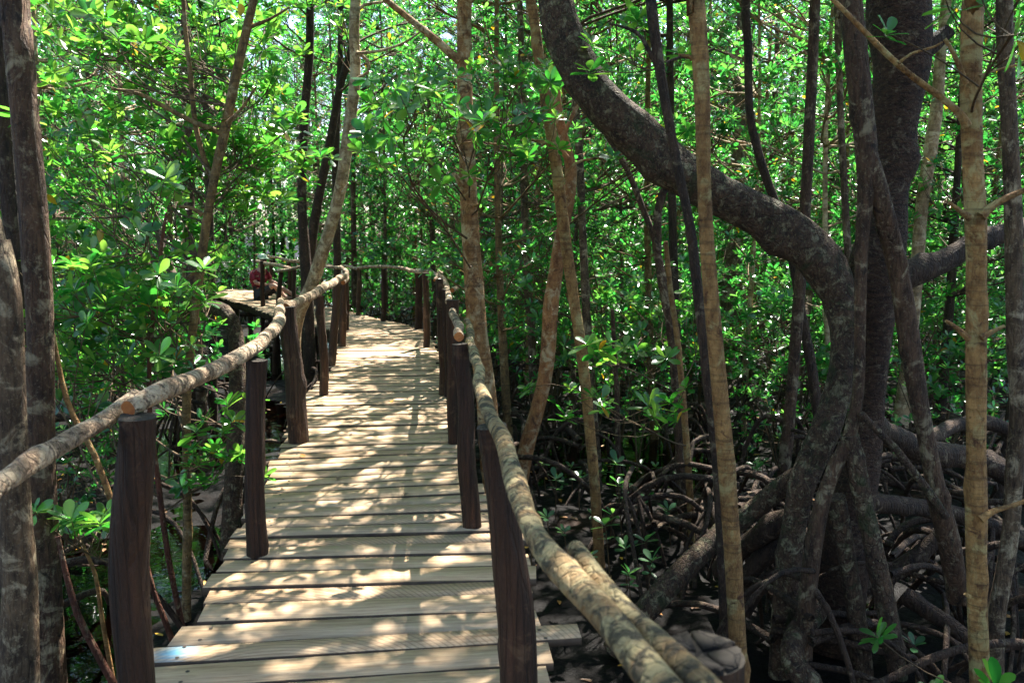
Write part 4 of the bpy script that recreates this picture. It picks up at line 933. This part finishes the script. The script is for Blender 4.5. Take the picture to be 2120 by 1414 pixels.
for k in range(19):
    a = rt.uniform(0, 6.28); ctr = np.array([1.7 + rt.uniform(.2, 2.6) * math.cos(a), 5.2 + rt.uniform(.2, 1.9) * math.sin(a), rt.uniform(4.4, 7.4)])
    x_, y_ = tips_axes(ctr, np.array([.7, .7, .4]), 18, rt, .1); T.append(x_); A.append(y_)
T = np.vstack(T); A = np.vstack(A); BC, BR, TC, TR = branch_net(c0, T, rt, 8)
leaf_object('crown', [rosettes(T, A, 8, .105, False, rt)], M['leaf'], big, False, bigoff, [batch_tubes(BC, BR, 5), batch_tubes(TC, TR, 3)])

# ------------------------------------------------------------------ root clumps and fallen matter
for k, (x, y, n, lab) in enumerate([(1.0, 6.6, 8, 'arching dark stilt roots in the mud right behind the ringed olive trunk'), (2.0, 7.6, 9, 'tangle of arching roots on the mud beneath the crooked brown stem'),
                                    (3.6, 7.6, 9, 'tangle of dark roots on the mud behind the big arched mangrove'), (.7, 8.2, 8, 'tangle of roots by the dark pool behind the orange trunk'),
                                    (-2.2, 7.6, 7, 'dark root tangle beneath the deck edge near the leaning post'), (-3.2, 6.1, 5, 'low dark roots lying across the creek')]):
    r_ = np.random.default_rng(600 + k); V, Fc = stilt_roots(np.array([x, y, GZ]), n, r_, (.2, .75), (.4, 1.4), .026)
    o = mesh_obj('mangrove_roots', V, Fc, M['root'], None, off=(x, y, GZ)); o.location = (x, y, GZ); tag(o, lab, 'roots')
n = 620; lx = rng.uniform(-7, 8, n); ly = rng.uniform(2.5, 14, n); keep = np.array([path_dist(a, b) > .8 or (path_dist(a, b) < .55 and k_ % 4 == 0) for k_, (a, b) in enumerate(zip(lx, ly))]); lx, ly = lx[keep], ly[keep]; n = len(lx)
lz = np.maximum(ground_h(lx, ly), wz) + .012; lz = np.where([path_dist(a, b) < .6 for a, b in zip(lx, ly)], .012, lz)
a = rng.uniform(0, 6.28, n); d = np.stack([np.cos(a), np.sin(a), rng.normal(0, .12, n)], 1); d = unit(d); nn = unit(np.array([0, 0, 1.]) + rng.normal(0, .15, (n, 3))); nn = unit(nn - d * (nn * d).sum(1)[:, None])
V, Fc, nf = leaves_geo(np.stack([lx, ly, lz], 1), d, nn, rng.uniform(.06, .1, n), rng.uniform(.03, .042, n), True)
def littermat():
    m, nt, out = newmat('fallen_leaf'); N = N_(nt); at = N('Attribute', attribute_name='rnd').outputs['Fac']
    col = N.ramp(at, [(0, (.07, .035, .015)), (.45, (.16, .07, .02)), (.7, (.45, .17, .02)), (1, (.6, .34, .03))])
    p = N('BsdfPrincipled', {'Base Color': col, 'Roughness': .5}); nt.links.new(p.outputs[0], out.inputs[0]); return m
tag(mesh_obj('leaf_litter', V, Fc, littermat(), attrs={'rnd': ('FACE', np.repeat(rng.random(n), nf))}), 'brown and yellow fallen leaves scattered over the mud', kind='stuff')

# far forest that closes the view
r_ = np.random.default_rng(900); n = 21000
ang = r_.uniform(-62, 62, n); dist = r_.uniform(33, 48, n); z = GZ + .3 + r_.random(n) ** 1.15 * (14.5 + 1.5 * np.sin(ang * .35) + 1.2 * np.sin(ang * .9))
T = np.stack([np.sin(np.radians(ang)) * dist, np.cos(np.radians(ang)) * dist, z], 1)
parts = [rosettes(T, unit(np.array([0, -.3, .8]) + r_.normal(0, .5, T.shape)), 7, .34, False, r_)]
b, d, nn, L, W_ = parts[0]; V1, F1, nf = leaves_geo(b, d, nn, L, W_)
BC = []; BR = []
for k in range(150):
    a = R(r_.uniform(-62, 62)); dd = r_.uniform(33, 45); x0, y0 = math.sin(a) * dd, math.cos(a) * dd; t = np.linspace(0, 1, 6)
    BC.append(np.stack([x0 + r_.normal(0, .4) * t, y0 + 0 * t, GZ - .1 + 11 * t], 1)); BR.append(np.linspace(.16, .06, 6))
V2, F2 = batch_tubes(np.array(BC), np.array(BR), 6); V, Fc = merge_q([(V1, F1), (V2, F2)])
midx = np.r_[np.zeros(len(F1[1])), np.ones(len(F2[1]))]
rv = np.r_[np.repeat(r_.random(len(b)), nf), np.zeros(len(F2[1]))]
tag(mesh_obj('distant_forest', V, Fc, [M['leaf_dark'], M['dark']], None, True, midx, None, {'rnd': ('FACE', rv)}), 'dense far mangrove forest closing the view', kind='stuff')

# ------------------------------------------------------------------ the person resting on the far deck
M['skin'] = plain('tanned_skin', (.42, .22, .15), .5, 30, .05)
M['shirt'] = plain('maroon_cloth', (.20, .015, .03), .85)
M['shorts'] = plain('dark_cloth', (.025, .028, .035), .85)
M['cap'] = plain('pale_green_cloth', (.45, .55, .42), .85)
M['hair'] = plain('dark_hair', (.03, .018, .012), .6)
M['shoe'] = plain('brown_sandal', (.12, .07, .05), .6)
pp = G(537, 620); PO = tuple(pp)
person = thing('person', 'person in a maroon shirt and pale green cap sitting on the far deck', 'person', PO); person.scale = (1.17, 1.17, 1.17)
def skin(name, verts, edges, radii, mat, parent, sub=2, root=0):
    me = bpy.data.meshes.new(name); me.from_pydata(verts, edges, []); me.update()
    o = bpy.data.objects.new(name, me); COL.objects.link(o); o.parent = parent; me.materials.append(mat)
    o.modifiers.new('skin', 'SKIN')
    if not me.skin_vertices: me.attributes.new('skin', 'FLOAT', 'POINT')
    for v, r in zip(me.skin_vertices[0].data, radii): v.radius = (r, r) if not isinstance(r, tuple) else r; v.use_root = False
    me.skin_vertices[0].data[root].use_root = True
    s = o.modifiers.new('subd', 'SUBSURF'); s.levels = sub; s.render_levels = sub
    for p_ in me.polygons: p_.use_smooth = True
    return o
# seated, knees up towards +x (right) and -y; local metres, z up from the deck
bv = [(0, 0, .12), (0, .0, .28), (0.02, .0, .45), (.05, -.01, .56), (.07, -.02, .62), (.09, -.03, .70), (.10, -.03, .80),
      (-.08, -.16, .50), (.02, -.22, .33), (.2, -.16, .30), (.28, -.10, .31),
      (.12, .14, .50), (.2, .2, .34), (.33, .06, .31), (.38, .0, .31),
      (.04, -.1, .12), (.34, -.14, .30), (.52, -.12, .08), (.62, -.14, .04),
      (.04, .1, .12), (.40, .12, .22), (.66, .12, .07), (.76, .12, .05)]
be = [(0, 1), (1, 2), (2, 3), (3, 4), (4, 5), (5, 6), (3, 7), (7, 8), (8, 9), (9, 10), (3, 11), (11, 12), (12, 13), (13, 14), (0, 15), (15, 16), (16, 17), (17, 18), (0, 19), (19, 20), (20, 21), (21, 22)]
br = [(.11, .14), (.10, .13), (.12, .15), (.07, .08), .05, (.075, .08), (.07, .075), .05, .038, .028, .025, .05, .038, .028, .025, .085, .06, .038, .03, .085, .06, .038, .03]
skin('body', bv, be, br, M['skin'], person)
sv = [(-.005, 0, .14), (-.005, 0, .30), (.015, 0, .46), (.045, -.01, .545), (-.08, -.165, .50), (.0, -.22, .38), (.12, .145, .50), (.18, .19, .38)]
skin('shirt', sv, [(0, 1), (1, 2), (2, 3), (3, 4), (4, 5), (3, 6), (6, 7)], [(.125, .155), (.125, .15), (.14, .17), (.08, .09), .064, .052, .064, .052], M['shirt'], person)
skin('shorts', [(0, 0, .12), (.04, -.1, .12), (.30, -.14, .28), (.04, .1, .12), (.35, .12, .21)], [(0, 1), (1, 2), (0, 3), (3, 4)], [(.12, .15), .1, .075, .1, .075], M['shorts'], person)
for s_ in (-1, 1):
    a = (.58, -.14, .035) if s_ < 0 else (.72, .12, .045)
    skin('shoe', [a, (a[0] + .12, a[1], a[2])], [(0, 1)], [.042, .034], M['shoe'], person)
def ball(name, c, r, mat, parent, zmin=-1, seed=1, n=12):
    V, Fc = [], []
    for i in range(n + 1):
        ph = math.pi * i / n
        for j in range(n * 2):
            t = math.pi * j / n; z = max(zmin, math.cos(ph)); q = math.sin(ph) if math.cos(ph) >= zmin else math.sin(math.acos(zmin)) * max(0, (1 - (i / n)) * 1.0)
            V.append((c[0] + r[0] * q * math.cos(t), c[1] + r[1] * q * math.sin(t), c[2] + r[2] * z))
    for i in range(n):
        for j in range(n * 2):
            a, b = i * n * 2 + j, i * n * 2 + (j + 1) % (n * 2); Fc.append([a, b, b + n * 2, a + n * 2][::-1])
    return mesh_obj(name, V, Fc, mat, parent)
hc = (.10, -.03, .76)
ball('hair', (hc[0] - .015, hc[1] + .015, hc[2] + .02), (.088, .085, .10), M['hair'], person, -.3)
cp_ = ball('cap', (hc[0], hc[1], hc[2] + .055), (.098, .095, .085), M['cap'], person, 0)
mb = MB(); t = np.linspace(-1.1, 1.1, 9); inn = [(hc[0] + .085 * math.cos(x - .8), hc[1] + .085 * math.sin(x - .8), hc[2] + .057) for x in t]; ou = [(hc[0] + .165 * math.cos(x * .75 - .8), hc[1] + .165 * math.sin(x * .75 - .8), hc[2] + .045) for x in t]
lo = [(a, b, c - .006) for a, b, c in inn + ou]
mb.add(inn + ou + lo, [[i, i + 1, 9 + i + 1, 9 + i] for i in range(8)] + [[18 + i, 27 + i, 28 + i, 19 + i] for i in range(8)] + [[9 + i, 10 + i, 28 + i, 27 + i] for i in range(8)]); mb.build('peak', M['cap'], cp_)
# face
fd = unit(np.array([.75, -.65, 0])); side = np.array([-fd[1], fd[0], 0])
ball('nose', tuple(np.array(hc) + fd * .088 + np.array([0, 0, -.015])), (.014, .014, .02), M['skin'], person, n=6)
ball('mouth', tuple(np.array(hc) + fd * .078 + np.array([0, 0, -.052])), (.022, .022, .007), M['shirt'], person, n=6)
for s_ in (-1, 1):
    ball('eye', tuple(np.array(hc) + fd * .076 + side * s_ * .03 + np.array([0, 0, .01])), (.010, .010, .007), M['hair'], person, n=6)
    ball('ear', tuple(np.array(hc) + side * s_ * .082 + np.array([0, 0, -.005])), (.016, .016, .03), M['skin'], person, n=6)
    w = np.array((.28, -.10, .31) if s_ < 0 else (.38, .0, .31)); fwd = unit(np.array([.8, .45 if s_ < 0 else -.5, 0]))
    for k in range(5):
        o_ = w + np.array([-fwd[1], fwd[0], 0]) * (k - 2) * .016; L_ = [.05, .075, .08, .075, .06][k] * .9
        mb = MB(); tube(mb, [[*o_, .010], [*(o_ + fwd * L_ * .6), .009], [*(o_ + fwd * L_ * .95 + np.array([0, 0, -.025])), .007]], 6, .03, 0); mb.build('finger', M['skin'], person)

# ------------------------------------------------------------------ light
SUN_EL, SUN_AZ = 58.0, 24.0      # azimuth clockwise from straight ahead (+Y)
w = bpy.data.worlds.new('World'); scene.world = w; w.use_nodes = True; nt = w.node_tree; nt.nodes.clear()
sk = nt.nodes.new('ShaderNodeTexSky'); sk.sky_type = 'NISHITA'; sk.sun_disc = False; sk.sun_elevation = R(SUN_EL); sk.sun_rotation = R(SUN_AZ)
bg = nt.nodes.new('ShaderNodeBackground'); bg.inputs[1].default_value = .09; ow = nt.nodes.new('ShaderNodeOutputWorld')
nt.links.new(sk.outputs[0], bg.inputs[0]); nt.links.new(bg.outputs[0], ow.inputs[0])
ld = bpy.data.lights.new('sun', 'SUN'); ld.energy = 5.0; ld.angle = R(.53); ld.color = (1, .95, .86)
lo_ = bpy.data.objects.new('sun', ld); COL.objects.link(lo_)
sd = Vector((math.sin(R(SUN_AZ)) * math.cos(R(SUN_EL)), math.cos(R(SUN_AZ)) * math.cos(R(SUN_EL)), math.sin(R(SUN_EL))))
lo_.rotation_euler = sd.to_track_quat('Z', 'Y').to_euler(); lo_.location = sd * 50

scene.view_settings.view_transform = 'Standard'; scene.view_settings.look = 'None'
scene.view_settings.exposure = 2.22; scene.view_settings.gamma = 1
cy = scene.cycles
cy.max_bounces = 7; cy.diffuse_bounces = 4; cy.glossy_bounces = 3; cy.transmission_bounces = 6; cy.transparent_max_bounces = 6
cy.caustics_reflective = False; cy.caustics_refractive = False
cy.use_adaptive_sampling = True; cy.adaptive_threshold = .02
cy.use_denoising = True; cy.denoiser = 'OPENIMAGEDENOISE'
scene.render.use_persistent_data = False
